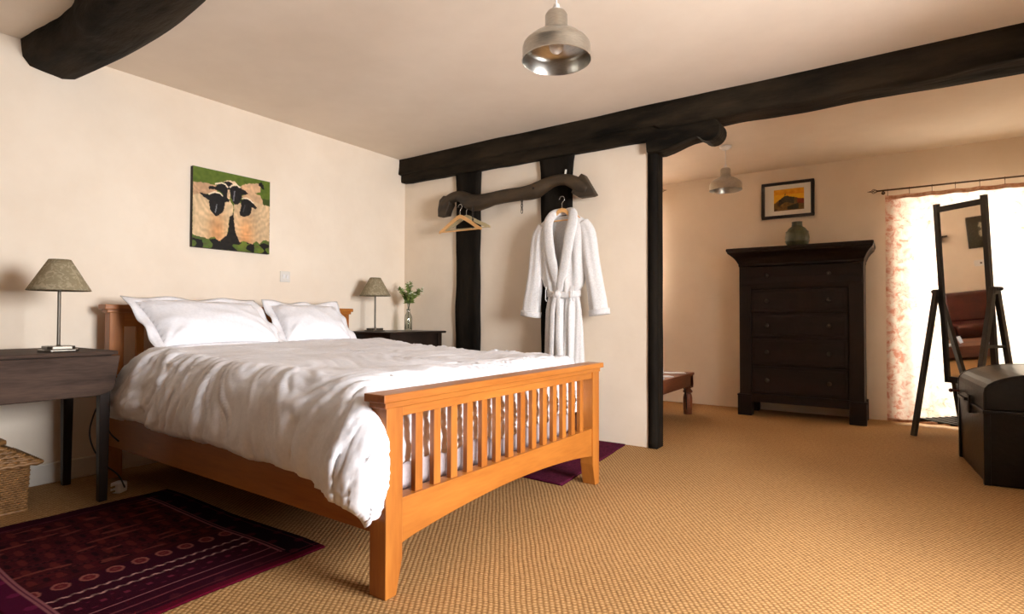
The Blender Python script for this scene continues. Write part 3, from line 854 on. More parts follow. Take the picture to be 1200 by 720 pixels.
# ------------------------------------------------------------------ rugs
RX0, RX1, RY0, RY1 = .70, 2.045, .575, 1.487
def rug_col(u, v):
    x = RX0+(RX1-RX0)*u; y = RY0+(RY1-RY0)*v
    wine = (44,6,20); rust = (62,14,16); pink = (176,132,124); deep = (22,6,14); plum = (62,8,34)
    c = wine
    h = .5+.5*nz(x*60, y*14, 0)
    if .674 < y < 1.352 and 0.80 < x < 1.93:
        c = tuple(rust[i]*(.40+.65*h)+deep[i]*.4 for i in range(3)) if x < 1.55 else wine
        # rows of small motifs
        row = (x-.80)/.125; rr = row-int(row)
        if x < 1.50:
            m = math.sin(y*2*PI/.085+int(row)*1.3)*math.cos((rr-.5)*PI)
            if m > .55: c = (78,26,24)
            elif m < -.75: c = (34,8,14)
            if rr < .05: c = (66,26,26) if int(y*90) % 2 else deep
            if nz(x*30, y*8, 4) > .38: c = (96,44,38)
        # medallions
        k = round((y-.748)/.0832); cy = .748+.0832*k
        d = math.hypot((x-1.583)/.036, (y-cy)/.030)
        if .62 < d < .92 or d < .25: c = (124,70,62) if d > .3 else (96,44,40)
        elif d < .62: c = (84,26,30)
        for xc in (1.688, 1.752):
            if abs(x-xc+.004*math.sin(y*170)) < .0055: c = tuple(pink[i]*(.55+.45*(.5+.5*math.sin(y*150)))*(.55+.45*sm(1.35,.7,y) if False else 1) for i in range(3))
        if abs(x-1.815) < .03 and (math.sin(y*90)*math.cos((x-1.815)*90)) > .6: c = (92,30,46)
        if abs(x-1.880) < .0035: c = (140,90,92)
    else:
        c = plum if y < .67 else deep if y > 1.36 else wine
        if math.sin(x*42)*math.sin(y*42) > .72: c = (88,20,50) if y < .67 else (60,16,26)
    for yy in (.668, .655, 1.350, 1.366):
        if abs(y-yy) < .0035 and .78 < x < 1.95: c = (120,72,76)
    for xx in (1.935, .785):
        if abs(x-xx) < .0035 and .66 < y < 1.36: c = (92,44,50)
    if abs(x-1.99) < .003 or abs(y-1.462) < .003: c = (84,34,38)
    if x > 2.012: c = (74,8,26)
    k = .88+.24*(.5+.5*nz(x*150, y*150, 2))
    return lin([v_*k for v_ in c])
NX, NY = 300, 210
mb = MB(); mb.grid(lambda u, v: (RX0+(RX1-RX0)*u, RY0+(RY1-RY0)*v+.006*math.sin(u*9), .006+.003*nz(u*5, v*5, 0)), NX, NY)
mb.colors = [rug_col(i/NX, j/NY) for i in range(NX+1) for j in range(NY+1)]
o = mb.build('patterned_rug', M['pile'], origin=(1.4,1.03,0), smooth=True, solid=.008)
tag(o, 'dark red oriental rug with rows of medallions at the near side of the bed', 'rug')
mb = MB()
def rug2(u, v):
    x = .95+(2.43-.95)*u; y = 2.80+(3.945-2.80)*v
    if u > .9: x -= .11*v*(u-.9)*10
    y += .012*math.sin(x*7)*(1-v); z = .005+.006*max(0, nz(x*4, y*4, 1))
    return (x, y, z)
mb.grid(rug2, 60, 50); o = mb.build('plain_rug', M['wine'], origin=(1.7,3.4,0), smooth=True, solid=.009)
tag(o, 'plain deep plum rug on the carpet beyond the footboard, below the bathrobe', 'rug')

# ------------------------------------------------------------------ ox yoke, chains, hangers
yk = thing('ox_yoke', (1.35, 3.86, 1.96), 'old dark wooden ox yoke mounted across the two black posts as a coat rack', 'yoke')
yy = 3.862
cl = [(.575,1.870,.030),(.588,1.915,.048),(.612,1.965,.054),(.655,2.005,.046),(.715,2.030,.046),(.785,2.032,.048),(.850,2.005,.060),(.905,1.968,.072),(.965,1.950,.074),(1.06,1.952,.064),(1.16,1.962,.056),(1.261,1.967,.056),(1.36,1.968,.055),(1.444,1.968,.054),(1.53,1.972,.060),(1.60,1.985,.066),(1.665,2.010,.060),(1.73,2.030,.048),(1.80,2.037,.044),(1.87,2.027,.045),(1.93,2.000,.052),(1.975,1.970,.056),(2.02,1.938,.050),(2.06,1.915,.040)]
pts = catmull([(x,yy,z) for x,z,r in cl], 5); rr = []
for i in range(len(cl)-1):
    for k in range(5): rr.append(cl[i][2]+(cl[i+1][2]-cl[i][2])*k/5)
rr.append(cl[-1][2])
mb = MB(); o0 = 0
mb.tube(pts, rr, 18, up=(0,1,0)); 
for i, v in enumerate(mb.v): mb.v[i] = v+Vector((nz(v.x*2,v.y*9,v.z*9)*.010, nz(v.x*2,v.y*9+5,v.z*9)*.010, nz(v.x*2,v.y*9+9,v.z*9)*.014))
# flared tail of the right-hand end
mb.prism([(1.955,1.975),(1.985,2.028),(2.012,2.054),(2.032,2.040),(2.078,1.962),(2.128,1.880),(2.10,1.872),(1.99,1.872),(1.925,1.915)], 'Y', yy-.036, yy+.036)
mb.prism([(.562,1.862),(.652,1.868),(.672,1.92),(.700,1.962),(.690,2.035),(.625,2.048),(.578,2.012),(.560,1.93)], 'Y', yy-.042, yy+.042)
yo = mb.build('yoke_beam', M['yoke'], yk, smooth=False, bevel=.006)
for p in yo.data.polygons: p.use_smooth = True
for x, z in ((.985,1.966),(1.60,1.985)):
    mb = MB(); mb.tube([(x,yy-.066,z),(x,yy-.05,z)], .011, 8); mb.build('bolt', M['iron'], yk)
mb = MB(); mb.tube([(1.825,3.93,2.13),(1.822,3.915,2.07),(1.818,3.88,2.05)], .008, 6); mb.build('plaster_strip', M['mat'], yk)  # pale strip added to stand for plaster showing in a post slit
mb = MB(); mb.tube([(1.785,3.905,2.10),(1.783,3.88,2.085),(1.79,3.86,2.055)], .005, 6); mb.build('wire_hook', M['chrome'], yk)
def chain(x, y, ztop, n, label, name):
    L = .030; mb = MB()
    for k in range(n):
        zc = ztop-L*.5-k*(L*.72)*1.0
        h = .016 if k < n-1 else .022
        pts = []
        for a in range(16):
            t = 2*PI*a/16; c, s = .0085*math.cos(t), h*math.sin(t)
            pts.append((x+c, y, zc+s) if k % 2 == 0 else (x, y+c, zc+s))
        mb.tube(pts, .0028, 6, closed=True)
    o = mb.build(name, M['iron'], origin=(x,y,ztop), smooth=True); tag(o, label, 'chain'); return o
chain(1.467, 3.835, 1.925, 5, 'short iron chain hanging from the middle of the ox yoke', 'iron_chain')
chain(.992, 3.79, 1.905, 8, 'longer iron chain hanging in front of the wooden hangers on the left post', 'iron_chain')

def hanger(name, x, y, ztop, rot, mat, label, group, w=.245, drop=.135, pitchz=0, hooky=0):
    """ztop: top of the wood; the wire hook rises above"""
    t = thing(name, (x,y,ztop), label, 'hanger', group)
    X = Matrix.Translation((x,y,ztop))@Matrix.Rotation(rot,4,'Z')@Matrix.Rotation(pitchz,4,'Y')
    mb = MB(); mb.xf = X
    def arm(s):
        pts = [(0,-.017),(s*.03,-.026),(s*w*.45,-.068),(s*w*.8,-drop+.02),(s*w,-drop)]
        up = []; lo = []
        for k, (a, z) in enumerate(pts):
            h = .017 if k < 4 else .010
            up.append((a, z+h)); lo.append((a, z-h))
        return up+lo[::-1]
    for s in (-1, 1): mb.prism(arm(s), 'Y', -.007, .007)
    mb.build('hanger_shoulder', M[mat], t, bevel=.003)
    mb = MB(); mb.xf = X; mb.tube([(-w*.92,0,-drop+.002),(w*.92,0,-drop+.002)], .0055, 8); mb.build('hanger_bar', M[mat], t)
    mb = MB(); mb.xf = X
    pts = [(0,0,-.01),(0,0,.030),(.004,0,.042),(.018,0,.055),(.021,0,.070),(.012,0,.086),(-.006,0,.089),(-.019,0,.079),(-.023,0,.066)]
    mb.tube(catmull(pts, 4), .0022, 6); mb.build('hanger_hook', M['chrome'], t, smooth=True)
    return t
hanger('clothes_hanger', .862, 3.775, 1.845, math.radians(-3), 'hangerwood', 'orange-brown beech clothes hanger, front one hanging from the left end of the yoke', None, .248, .142, math.radians(1))
hanger('clothes_hanger', .885, 3.835, 1.850, math.radians(5), 'oldhanger', 'dull greenish wooden clothes hanger behind the orange one on the left post', None, .245, .125)
mb = MB(); mb.tube(catmull([(.80,3.80,1.925),(.83,3.785,1.912),(.87,3.79,1.915),(.90,3.81,1.93)], 5), .004, 6)
o = mb.build('wire_rail', M['iron'], yk, smooth=True)

# ------------------------------------------------------------------ bathrobe
RXC, RYC = 1.866, 3.815
hanger('clothes_hanger', 1.862, 3.80, 1.800, 0, 'hangerwood', 'wooden clothes hanger inside the collar of the white bathrobe', None, .16, .10)
robe = thing('bathrobe', (RXC, RYC, .40), 'white towelling bathrobe tied at the waist, hanging from the right end of the yoke', 'bathrobe')
def lerp_tab(tab, z):
    # tab: [(z, a, b, ...)] descending z
    if z >= tab[0][0]: return tab[0][1:]
    for p, q in zip(tab[:-1], tab[1:]):
        if z >= q[0]:
            t = (p[0]-z)/(p[0]-q[0]); t = t*t*(3-2*t) if False else t
            return tuple(a+(b-a)*t for a, b in zip(p[1:], q[1:]))
    return tab[-1][1:]
# z, left x, right x, half depth
BT = [(1.742,1.76,1.965,.030),(1.715,1.70,2.02,.036),(1.685,1.655,2.062,.042),(1.64,1.625,2.095,.050),(1.55,1.632,2.094,.058),(1.42,1.645,2.085,.060),(1.30,1.665,2.065,.058),(1.20,1.695,2.045,.055),(1.145,1.742,1.998,.050),(1.10,1.735,2.005,.052),(1.00,1.712,2.022,.058),(.85,1.708,2.034,.062),(.62,1.704,2.046,.066),(.42,1.700,2.055,.070)]
def vopen(z):       # half-width of the open front at height z: (left edge, right edge)
    return lerp_tab([(1.76,1.775,1.945),(1.70,1.782,1.942),(1.60,1.800,1.932),(1.50,1.815,1.918),(1.38,1.838,1.895),(1.28,1.862,1.872),(1.24,1.868,1.868)], z)
def body_fold(x, z, ph):
    if z > 1.145:
        k = min(1, (1.72-z)/.3); s = (x-RXC)
        return .010*k*math.sin(s*80*(1-.35*(z-1.1))+ph+z*3)+.012*nz(x*16, ph, z*3)+.005*nz(x*40, ph, z*7)
    k = min(1, (1.145-z)/.12)
    return k*(.010*math.sin((x-RXC)*70+ph+z*1.5)+.006*math.sin((x-RXC)*140+2*ph)+.012*nz(x*18, ph, z*2.5))
def shell(front, xa, xb, z):
    def f(u, v):
        zz = z[0]+(z[1]-z[0])*v
        L, Rr, d = lerp_tab(BT, zz)
        a = xa(zz) if xa else L; b = xb(zz) if xb else Rr
        x = a+(b-a)*u
        t = (x-L)/(Rr-L); t = min(1, max(0, t))
        prof = (1-abs(2*t-1)**3)**.6 if 0 < t < 1 else 0
        y = RYC+(-1 if front else 1)*d*prof*(1 if front else .55)+(body_fold(x, zz, 0 if front else 2)*prof*(-1 if front else 1))
        return (x, y, zz)
    return f
mb = MB(); mb.grid(shell(False, None, None, (1.742, .42)), 40, 60); mb.build('robe_back', M['towel'], robe, smooth=True, solid=.008)
mb = MB(); mb.grid(shell(True, None, lambda z: vopen(z)[0] if z > 1.24 else RXC+.07, (1.742, 1.13)), 26, 34)
mb.build('robe_front', M['towel'], robe, smooth=True, solid=.008)
mb = MB(); 
g = shell(True, lambda z: vopen(z)[1] if z > 1.24 else RXC-.02, None, (1.742, 1.13))
mb.grid(lambda u, v: Vector(g(u, v))+Vector((0,-.006*v,0)), 26, 34); mb.build('robe_front', M['towel'], robe, smooth=True, solid=.008)
def skirt(u, v):
    zz = 1.15+(.42-1.15)*v; L, Rr, d = lerp_tab(BT, zz); x = L+(Rr-L)*u; t = u
    prof = (1-abs(2*t-1)**3)**.6 if 0 < t < 1 else 0
    lap = .014*sm(-.004, .012, x-(RXC+.012+.01*(1.15-zz)))
    return (x, RYC-d*prof-body_fold(x, zz, 1)*prof*1.3+lap*prof, zz)
mb = MB(); mb.grid(skirt, 60, 44); mb.build('robe_skirt', M['towel'], robe, smooth=True, solid=.008)
# shawl collar
for pts, rr in (
    ([(1.868,3.845,1.775),(1.815,3.825,1.772),(1.778,3.795,1.745),(1.758,3.765,1.68),(1.768,3.748,1.58),(1.788,3.742,1.46),(1.815,3.745,1.34),(1.845,3.752,1.22),(1.858,3.758,1.15)], [.022,.030,.038,.043,.044,.043,.040,.034,.028]),
    ([(1.868,3.845,1.775),(1.920,3.825,1.772),(1.958,3.795,1.745),(1.972,3.765,1.68),(1.962,3.742,1.58),(1.942,3.736,1.46),(1.915,3.738,1.34),(1.880,3.744,1.22),(1.868,3.750,1.15)], [.022,.030,.038,.043,.044,.043,.040,.034,.028])):
    p2 = catmull(pts, 5); r2 = []
    for i in range(len(rr)-1):
        for k in range(5): r2.append(rr[i]+(rr[i+1]-rr[i])*k/5)
    r2.append(rr[-1])
    mb = MB(); mb.tube(p2, r2, 16, flat=1.0, up=(0,1,0))
    # flatten towards the body
    cs = p2
    for i, v in enumerate(mb.v):
        c = cs[i//16]; d = v-c; s_ = .36 if c.z < 1.74 else .6
        mb.v[i] = Vector((c.x+d.x, c.y+d.y*s_+.003*nz(v.x*20,0,v.z*9), v.z if c.z > 1.7 else v.z))
    mb.build('robe_collar', M['towel'], robe, smooth=True)
# sleeves
def sleeve(pts, rx, ry, seed):
    n = 30; P = catmull(pts, 8); m_ = len(P)
    def tab(t, T):
        k = t*(len(T)-1); i = min(int(k), len(T)-2); return T[i]+(T[i+1]-T[i])*(k-i)
    def f(u, v):
        t = v; k = t*(m_-1); i = min(int(k), m_-2); c = P[i]+(P[i+1]-P[i])*(k-i); d = (P[i+1]-P[i]).normalized()
        a = 2*PI*u; side = Vector((d.z, 0, -d.x)); yv = Vector((0,1,0))
        w = tab(t, rx); h = tab(t, ry)
        fold = 1+.10*math.sin(a*3+seed+t*4)+.05*math.sin(a*7+seed*2)
        return c+side*w*math.cos(a)*(1+.04*math.sin(a*5+seed))+yv*h*math.sin(a)*fold
    mb = MB(); mb.grid(f, 36, 30, wrapu=True)
    return mb.build('robe_sleeve', M['towel'], robe, smooth=True, solid=.007)
sleeve([(1.690,3.818,1.670),(1.648,3.815,1.58),(1.632,3.812,1.42),(1.612,3.808,1.25),(1.588,3.802,1.08),(1.578,3.80,.975)], [.050,.062,.066,.064,.068,.076,.080], [.040,.048,.050,.046,.044,.044], 1)
sleeve([(2.030,3.818,1.668),(2.078,3.815,1.58),(2.100,3.812,1.42),(2.132,3.808,1.25),(2.160,3.802,1.10),(2.176,3.80,.99)], [.050,.060,.064,.062,.064,.070,.072], [.040,.048,.050,.046,.044,.044], 2.6)
for c, w, zc, tilt in ((1.578,.083,.985,.12),(2.176,.075,.998,-.12)):
    mb = MB(); mb.xf = Matrix.Translation((c,3.80,zc))@Matrix.Rotation(tilt,4,'Y')
    mb.grid(lambda u, v: (w*1.06*math.cos(2*PI*u), .05*math.sin(2*PI*u)*(1+.08*math.sin(6*PI*u)), .045*v-.03), 32, 3, wrapu=True)
    mb.build('robe_cuff', M['towel'], robe, smooth=True, solid=.009)
# belt, knot and tails, belt loops
mb = MB()
def belt(u, v):
    a = 2*PI*u; zz = 1.105+.050*v+.007*math.sin(a*2+1)
    return (1.870+.140*math.cos(a), RYC+.064*math.sin(a)*(1+.05*math.sin(a*5)), zz)
mb.grid(belt, 48, 4, wrapu=True); mb.build('robe_belt', M['towel'], robe, smooth=True, solid=.009)
mb = MB(); mb.sphere((1.856,3.738,1.128),(.030,.022,.030)); mb.sphere((1.835,3.737,1.118),(.020,.014,.024)); mb.build('belt_knot', M['towel'], robe, smooth=True)
mb = MB()
for xs in ([(1.846,3.735,1.12),(1.822,3.728,1.02),(1.818,3.724,.88),(1.812,3.722,.70),(1.815,3.722,.60)], [(1.862,3.735,1.12),(1.872,3.726,1.0),(1.868,3.722,.85),(1.878,3.720,.68),(1.876,3.720,.56)]):
    P = catmull(xs, 5); mb.tube(P, .021, 10, flat=.30, up=(1,0,0))
mb.build('belt_tail', M['towel'], robe, smooth=True)
for x in (1.752, 1.985):
    mb = MB(); mb.tube([(x,3.752,1.19),(x+.002,3.738,1.16),(x,3.738,1.09),(x+.002,3.752,1.075)], .004, 6); mb.build('belt_loop', M['towel'], robe, smooth=True)
mb = MB(); mb.box(1.842,1.872,3.838,3.841,1.700,1.722); mb.build('neck_label', M['bluepaper'], robe)
mb = MB(); mb.box(1.838,1.898,3.836,3.840,1.688,1.732); mb.build('neck_tape', M['linen'], robe)

# ------------------------------------------------------------------ pendant lamps
def pendant(name, x, y, zr, label, s=1.0):
    t = thing(name, (x,y,HC), label, 'pendant light', 'spun metal pendant lights')
    mb = MB(); mb.lathe([(.0,-.001),(.052,-.001),(.050,-.016),(.030,-.030),(.008,-.036)], (x,y,HC), 28, cap=False); mb.build('ceiling_rose', M['whiteplastic'], t, smooth=True)
    mb = MB(); mb.tube([(x,y,HC-.03),(x,y,zr+.215)], .0032, 8); mb.build('flex', M['whiteplastic'], t, smooth=True)
    mb = MB(); mb.lathe([(.004,.232),(.012,.228),(.014,.212),(.026,.206),(.030,.190),(.030,.186)], (x,y,zr), 24); mb.build('lamp_holder', M['whiteplastic'], t, smooth=True)
    mb = MB()
    pf = [(.020,.200),(.036,.196),(.043,.184),(.044,.128),(.050,.118),(.075,.108),(.100,.094),(.124,.074),(.132,.064),(.135,.052),(.136,.004),(.138,.000)]
    mb.lathe(pf, (x,y,zr), 56, cap=False)
    o = mb.build('metal_shade', M['alum'], t, smooth=True, solid=.0025); 
    es = o.modifiers.new('es', 'EDGE_SPLIT'); es.split_angle = math.radians(40)
    mb = MB(); mb.sphere((x,y,zr+.062), (.030,.030,.034), 20, 12); mb.lathe([(.014,.085),(.014,.125)], (x,y,zr), 16); mb.build('bulb', M['bulb'], t, smooth=True)
    return t
pendant('pendant_light', 2.868, 1.955, 1.985, 'nearer, larger-looking spun metal pendant light hanging in front of the beam')
pendant('pendant_light', 2.745, 5.20, 2.088, 'far pendant light with spun metal shade, hanging beyond the beam near the framed landscape')

# ------------------------------------------------------------------ chest of drawers
dr = thing('chest_of_drawers', (3.235, 6.07, 0), 'tall black wooden chest of drawers with flared cornice against the far wall', 'chest of drawers')
DX0, DX1, DY0, DY1 = 2.712, 3.758, 5.865, 6.285
mb = MB(); mb.box(DX0, DX1, DY0+.022, DY1, .17, 1.47); mb.build('carcass', M['dresserz'], dr, bevel=.004)
for a, b in ((DX0,DX0+.105),(DX1-.115,DX1)):
    mb = MB(); mb.box(a, b, DY0, DY0+.03, .20, 1.455); mb.build('pilaster', M['dresserz'], dr, bevel=.004)
# cornice: stacked rings, cove profile on three sides
prof = [(.0,1.452),(.006,1.462),(.006,1.480),(.012,1.488),(.020,1.505),(.034,1.528),(.055,1.552),(.078,1.572),(.092,1.584),(.092,1.596),(.100,1.600),(.102,1.622),(.096,1.630)]
mb = MB(); vs = []; fs = []
for o_, z in prof: vs += [(DX0-o_,DY1,z),(DX0-o_,DY0-o_*1.1,z),(DX1+o_*.8,DY0-o_*1.1,z),(DX1+o_*.8,DY1,z)]
n = len(prof)
for i in range(n-1):
    for k in range(4): fs.append((i*4+k, i*4+(k+1)%4, (i+1)*4+(k+1)%4, (i+1)*4+k))
fs += [(3,2,1,0), tuple((n-1)*4+k for k in range(4))]
mb.add(vs, fs); mb.build('cornice', M['dresser'], dr, bevel=.002)
levels = [(1.235,1.445),(1.008,1.222),(.765,.994),(.498,.751),(.222,.484)]
for i, (z0, z1) in enumerate(levels):
    mb = MB(); x0, x1 = DX0+.112, DX1-.122
    if i == 0:   # ogee-fronted top drawer
        pr = [(DY0+.03,z0),(DY0+.004,z0),(DY0-.004,z0+.05),(DY0+.002,z0+.11),(DY0-.006,z0+.17),(DY0-.010,z1),(DY0+.03,z1)]
        mb.prism(pr, 'X', x0-.10, x1+.11)
    else:
        mb.box(x0, x1, DY0+.006, DY0+.03, z0, z1)
    dd = mb.build('drawer', M['dresser'], dr, bevel=.004)
    if i:
        mb = MB(); mb.box(x0+.03, x1-.03, DY0+.002, DY0+.008, z0+.028, z1-.028); mb.build('drawer_panel', M['dresser'], dd, bevel=.002)
    for x in (2.965, 3.488):
        mb = MB(); zc = (z0+z1)/2+ (.02 if i == 0 else 0); X = Matrix.Translation((x,DY0,zc))@Matrix.Rotation(PI/2,4,'X'); mb.xf = X
        mb.lathe([(.006,-.006),(.006,.010),(.010,.012),(.018,.018),(.020,.024),(.016,.032),(.006,.036)], (0,0,0), 18); mb.build('knob', M['knob'], dd, smooth=True)
mb = MB(); mb.box(DX0+.10, DX1-.10, DY0-.004, DY0+.03, .135, .215); mb.build('bottom_rail', M['dresser'], dr, bevel=.004)
for a, b in ((DX0-.016,DX0+.112),(DX1-.118,DX1+.016)):
    mb = MB(); mb.box(a, b, DY0-.016, DY0+.10, .0, .205); mb.box(a-.004, b+.004, DY0-.020, DY0+.10, .190, .205); mb.build('foot', M['dresser'], dr, bevel=.004)
    mb = MB(); mb.box(a, b, DY1-.10, DY1, .0, .19); mb.build('foot', M['dresser'], dr, bevel=.004)
# pottery vase on top
va = thing('pottery_vase', (3.21, 6.02, 1.631), 'round green-brown glazed pottery vase on the chest of drawers', 'vase')
mb = MB(); mb.lathe([(.060,.0),(.085,.012),(.102,.05),(.107,.095),(.098,.145),(.074,.185),(.048,.203),(.044,.212),(.046,.222),(.046,.240),(.049,.247),(.040,.247),(.038,.215),(.03,.2)], (3.21,6.02,1.631), 40); mb.build('vase_body', M['glaze'], va, smooth=True)
mb = MB()
for z, r in ((.060,.1055),(.150,.0975),(.213,.0465)): mb.tube([(3.21+r*math.cos(a*PI/24), 6.02+r*math.sin(a*PI/24), 1.631+z) for a in range(48)], .0032, 6, closed=True)
mb.build('raised_ring', M['glaze'], va, smooth=True)
# framed landscape
fp = thing('framed_picture', (3.088, YF, 1.97), 'black framed picture of a dark hill under yellow sky, above the vase', 'picture')
x0, x1, z0, z1 = 2.846, 3.331, 1.971, 2.342; w = .030
mb = MB(); 
for a in ((x0,x1,z1-w,z1),(x0,x1,z0,z0+w),(x0,x0+w,z0+w,z1-w),(x1-w,x1,z0+w,z1-w)): mb.box(a[0],a[1],YF-.028,YF-.001,a[2],a[3])
mb.build('picture_frame', M['black'], fp, bevel=.003)
mb = MB(); mb.box(x0+w-.002,x1-w+.002,YF-.014,YF-.003,z0+w-.002,z1-w+.002); mb.build('picture_mount', M['mat'], fp)
def hill_col(u, v):
    n = nz(u*9, v*9, 2); n2 = nz(u*22, v*22, 4)
    pk = .30+abs(u-.38)*(.95 if u < .38 else .36)+.03*nz(u*14,0,1)
    if v < pk:
        c = [222+14*n, 160-70*v*(1 if u > .5 else .4)+20*n, 30+20*n]
        if v > .25: c = [232, 176+15*n, 40]
    elif v < pk+.30 and abs(u-.42) < .26: c = [58+30*n2, 52+28*n2, 38+20*n2]
    elif u > .78 and v < .72: c = [120+30*n2, 48, 26]
    else: c = [112+34*n+26*n2, 84+30*n+20*n2, 42+18*n]
    if u > .45 and v > .82-.12*(u-.45)*3*(1 if u < .8 else .8) and u < .82 and v < .97: c = [44+20*n2, 42+14*n2, 26]
    if segd(u, v, [(.37,.30),(.385,.22)]) < .012: c = [60,40,30]
    return lin([max(5, min(245, a)) for a in c])
N = 70; mb = MB(); mb.grid(lambda u, v: (2.962+.278*u, YF-.0155, 2.267-.219*v), N, N); mb.colors = [hill_col(i/N, j/N) for i in range(N+1) for j in range(N+1)]
mb.build('painted_landscape', M['paint'], fp)

# ------------------------------------------------------------------ curtains and rods
def finial(mb, x, y, z, s):
    L = .085
    for k in range(4):
        P = []
        for i in range(13):
            t = i/12; a = k*PI/2+t*PI*.9; r = .017*math.sin(PI*t)+.002
            P.append((x+s*(.008+L*.62*t), y+r*math.cos(a), z+r*math.sin(a)))
        mb.tube(P, .0026, 5)
    mb.lathe([(.001,0),(.008,.001),(.008,.008),(.001,.009)], (0,0,0), 3) if False else None
    mb.sphere((x+s*.006,y,z), .0085, 10, 6); mb.sphere((x+s*(.012+L*.62),y,z), .006, 10, 6)
    mb.tube([(x+s*(.012+L*.62),y,z),(x+s*(L+.004),y,z)], [.005,.001], 8)
def curtain(cname, rname, x0, x1, ytop, zrod, zbot, left_end, right_end, lab, rlab, seed, open_folds):
    rod = thing(rname, ((x0+x1)/2, ytop, zrod), rlab, 'curtain rod')
    mb = MB(); mb.tube([(x0-.05,ytop,zrod),(x1+.05,ytop,zrod)], .0075, 10); mb.build('rod', M['bronze'], rod, smooth=True)
    for e, s, on in ((x0-.05,-1,left_end),(x1+.05,1,right_end)):
        if on: mb = MB(); finial(mb, e, ytop, zrod, s); mb.build('finial', M['bronze'], rod, smooth=True)
        mb = MB(); mb.tube([(e-s*.035,ytop,zrod),(e-s*.035,YF-.002,zrod)], .006, 8); mb.sphere((e-s*.035,YF-.006,zrod),(.016,.006,.016)); mb.build('bracket', M['bronze'], rod, smooth=True)
    cu = thing(cname, ((x0+x1)/2, ytop, zbot), lab, 'curtain')
    n = 9
    for k in range(n):
        x = x0+.02+(x1-x0-.04)*k/(n-1)
        mb = MB(); mb.tube([(x, ytop+.012*math.cos(a*PI/8), zrod-.004+.014*math.sin(a*PI/8)) for a in range(16)], .0022, 5, closed=True)
        mb.tube([(x,ytop,zrod-.017),(x,ytop,zrod-.052)], .0022, 5); mb.build('curtain_ring', M['bronze'], cu, smooth=True)
    ztop = zrod-.045
    def cf(u, v):
        x = x0+(x1-x0)*u; z = ztop+(zbot-ztop)*v
        k = n-1
        sag = -.008*math.sin(PI*((u*k) % 1))*(1-v)**6
        y = ytop+.012+.017*math.sin(u*2*PI*open_folds+seed+.6*nz(x*3,z,0))*(.35+.65*v)+.010*nz(x*7, z*1.2, seed)
        if u < .05: y -= .012*(1-u/.05)
        return (x, y, z+sag)
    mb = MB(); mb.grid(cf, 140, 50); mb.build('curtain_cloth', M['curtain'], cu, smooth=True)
    mb = MB(); mb.grid(lambda u, v: Vector(cf(u, v*.018))+Vector((0,-.006,0)), 140, 2); hb = mb.build('heading_tape', M['heading'], cu, smooth=True, solid=.003)
    mb = MB(); mb.grid(lambda u, v: Vector(cf(u, 1-.012*v))+Vector((0,-.004,0)), 140, 2); mb.build('hem', M['heading'], cu, smooth=True, solid=.002)
    return cu
M['heading'] = noisy('red_print_heading', (.62,.27,.15), (.80,.55,.40), 24, .9, 0)
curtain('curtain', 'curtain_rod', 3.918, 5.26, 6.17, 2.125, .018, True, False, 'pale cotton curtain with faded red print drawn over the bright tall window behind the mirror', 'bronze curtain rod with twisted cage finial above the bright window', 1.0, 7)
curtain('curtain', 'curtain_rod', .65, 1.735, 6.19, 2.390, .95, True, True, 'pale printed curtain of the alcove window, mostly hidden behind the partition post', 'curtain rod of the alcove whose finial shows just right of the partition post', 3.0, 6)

# ------------------------------------------------------------------ cheval mirror
mr = thing('cheval_mirror', (4.28, 5.80, 0), 'tall black framed standing mirror on an A-frame stand before the bright curtain', 'mirror')
X = Matrix(((.7455,.6665,0,4.28),(-.6665,.7455,0,5.80),(0,0,1,0),(0,0,0,1)))
FW = .445
for a in (-.002, FW-.01):
    for b in (-.265, .25):
        mb = MB(); mb.xf = X; mb.bar((a,b,0),(a,b*.06,1.185),.036,.034,up=(1,0,0)); mb.build('leg', M['black'], mr, bevel=.003)
    if a > .1: mb = MB(); mb.xf = X; mb.bar((a,-.10,.74),(a,.10,.74),.022,.022); mb.build('rung', M['black'], mr, bevel=.002)
    mb = MB(); mb.xf = X; mb.bar((a,-.24,.125),(a,.225,.125),.022,.026); mb.build('rung', M['black'], mr, bevel=.002)
    mb = MB(); mb.xf = X; mb.box(a-.022,a+.022,-.03,.03,1.135,1.19); mb.build('leg_cap', M['black'], mr, bevel=.004)
for s, a in ((-1,-.0),(1,FW-.01)):
    mb = MB(); mb.xf = X; mb.tube([(a-s*.05,0,1.172),(a+s*.032,0,1.172)], .010, 12); mb.sphere((a+s*.042,0,1.172), .016, 14, 8); mb.build('pivot_knob', M['black'], mr, smooth=True)
# lattice shelf
mb = MB(); mb.xf = X
for k in range(7):
    b = -.20+.40*k/6; mb.box(.0,FW-.01,b-.011,b+.011,.134,.144)
for a in (.06,.16,.26,.36,.44): mb.box(a-.008,a+.008,-.21,.21,.124,.134)
mb.build('slatted_shelf', M['black'], mr)
# tilting mirror
T_ = X@Matrix.Translation((.034,0,1.172))@Matrix.Rotation(math.radians(4.0),4,'X')
W_ = FW-.01-.068; zb, ztp = -.745, .690
for a in (0, W_):
    mb = MB(); mb.xf = T_; mb.box(a-.018,a+.018,-.018,.018,zb,ztp+.025); mb.build('mirror_frame', M['black'], mr, bevel=.003)
mb = MB(); mb.xf = T_; mb.box(.018,W_-.018,-.016,.016,ztp-.045,ztp); mb.build('mirror_frame', M['black'], mr, bevel=.003)
mb = MB(); mb.xf = T_; mb.box(.018,W_-.018,-.016,.016,zb,zb+.05); mb.build('mirror_frame', M['black'], mr, bevel=.003)
mb = MB(); mb.xf = T_; mb.box(.018,W_-.018,.004,.012,zb+.05,ztp-.045); mb.build('backing_board', M['dresser'], mr)
mb = MB(); mb.xf = T_; mb.box(.016,W_-.016,-.004,.003,zb+.048,ztp-.043); mb.build('mirror_glass', M['mirror'], mr)

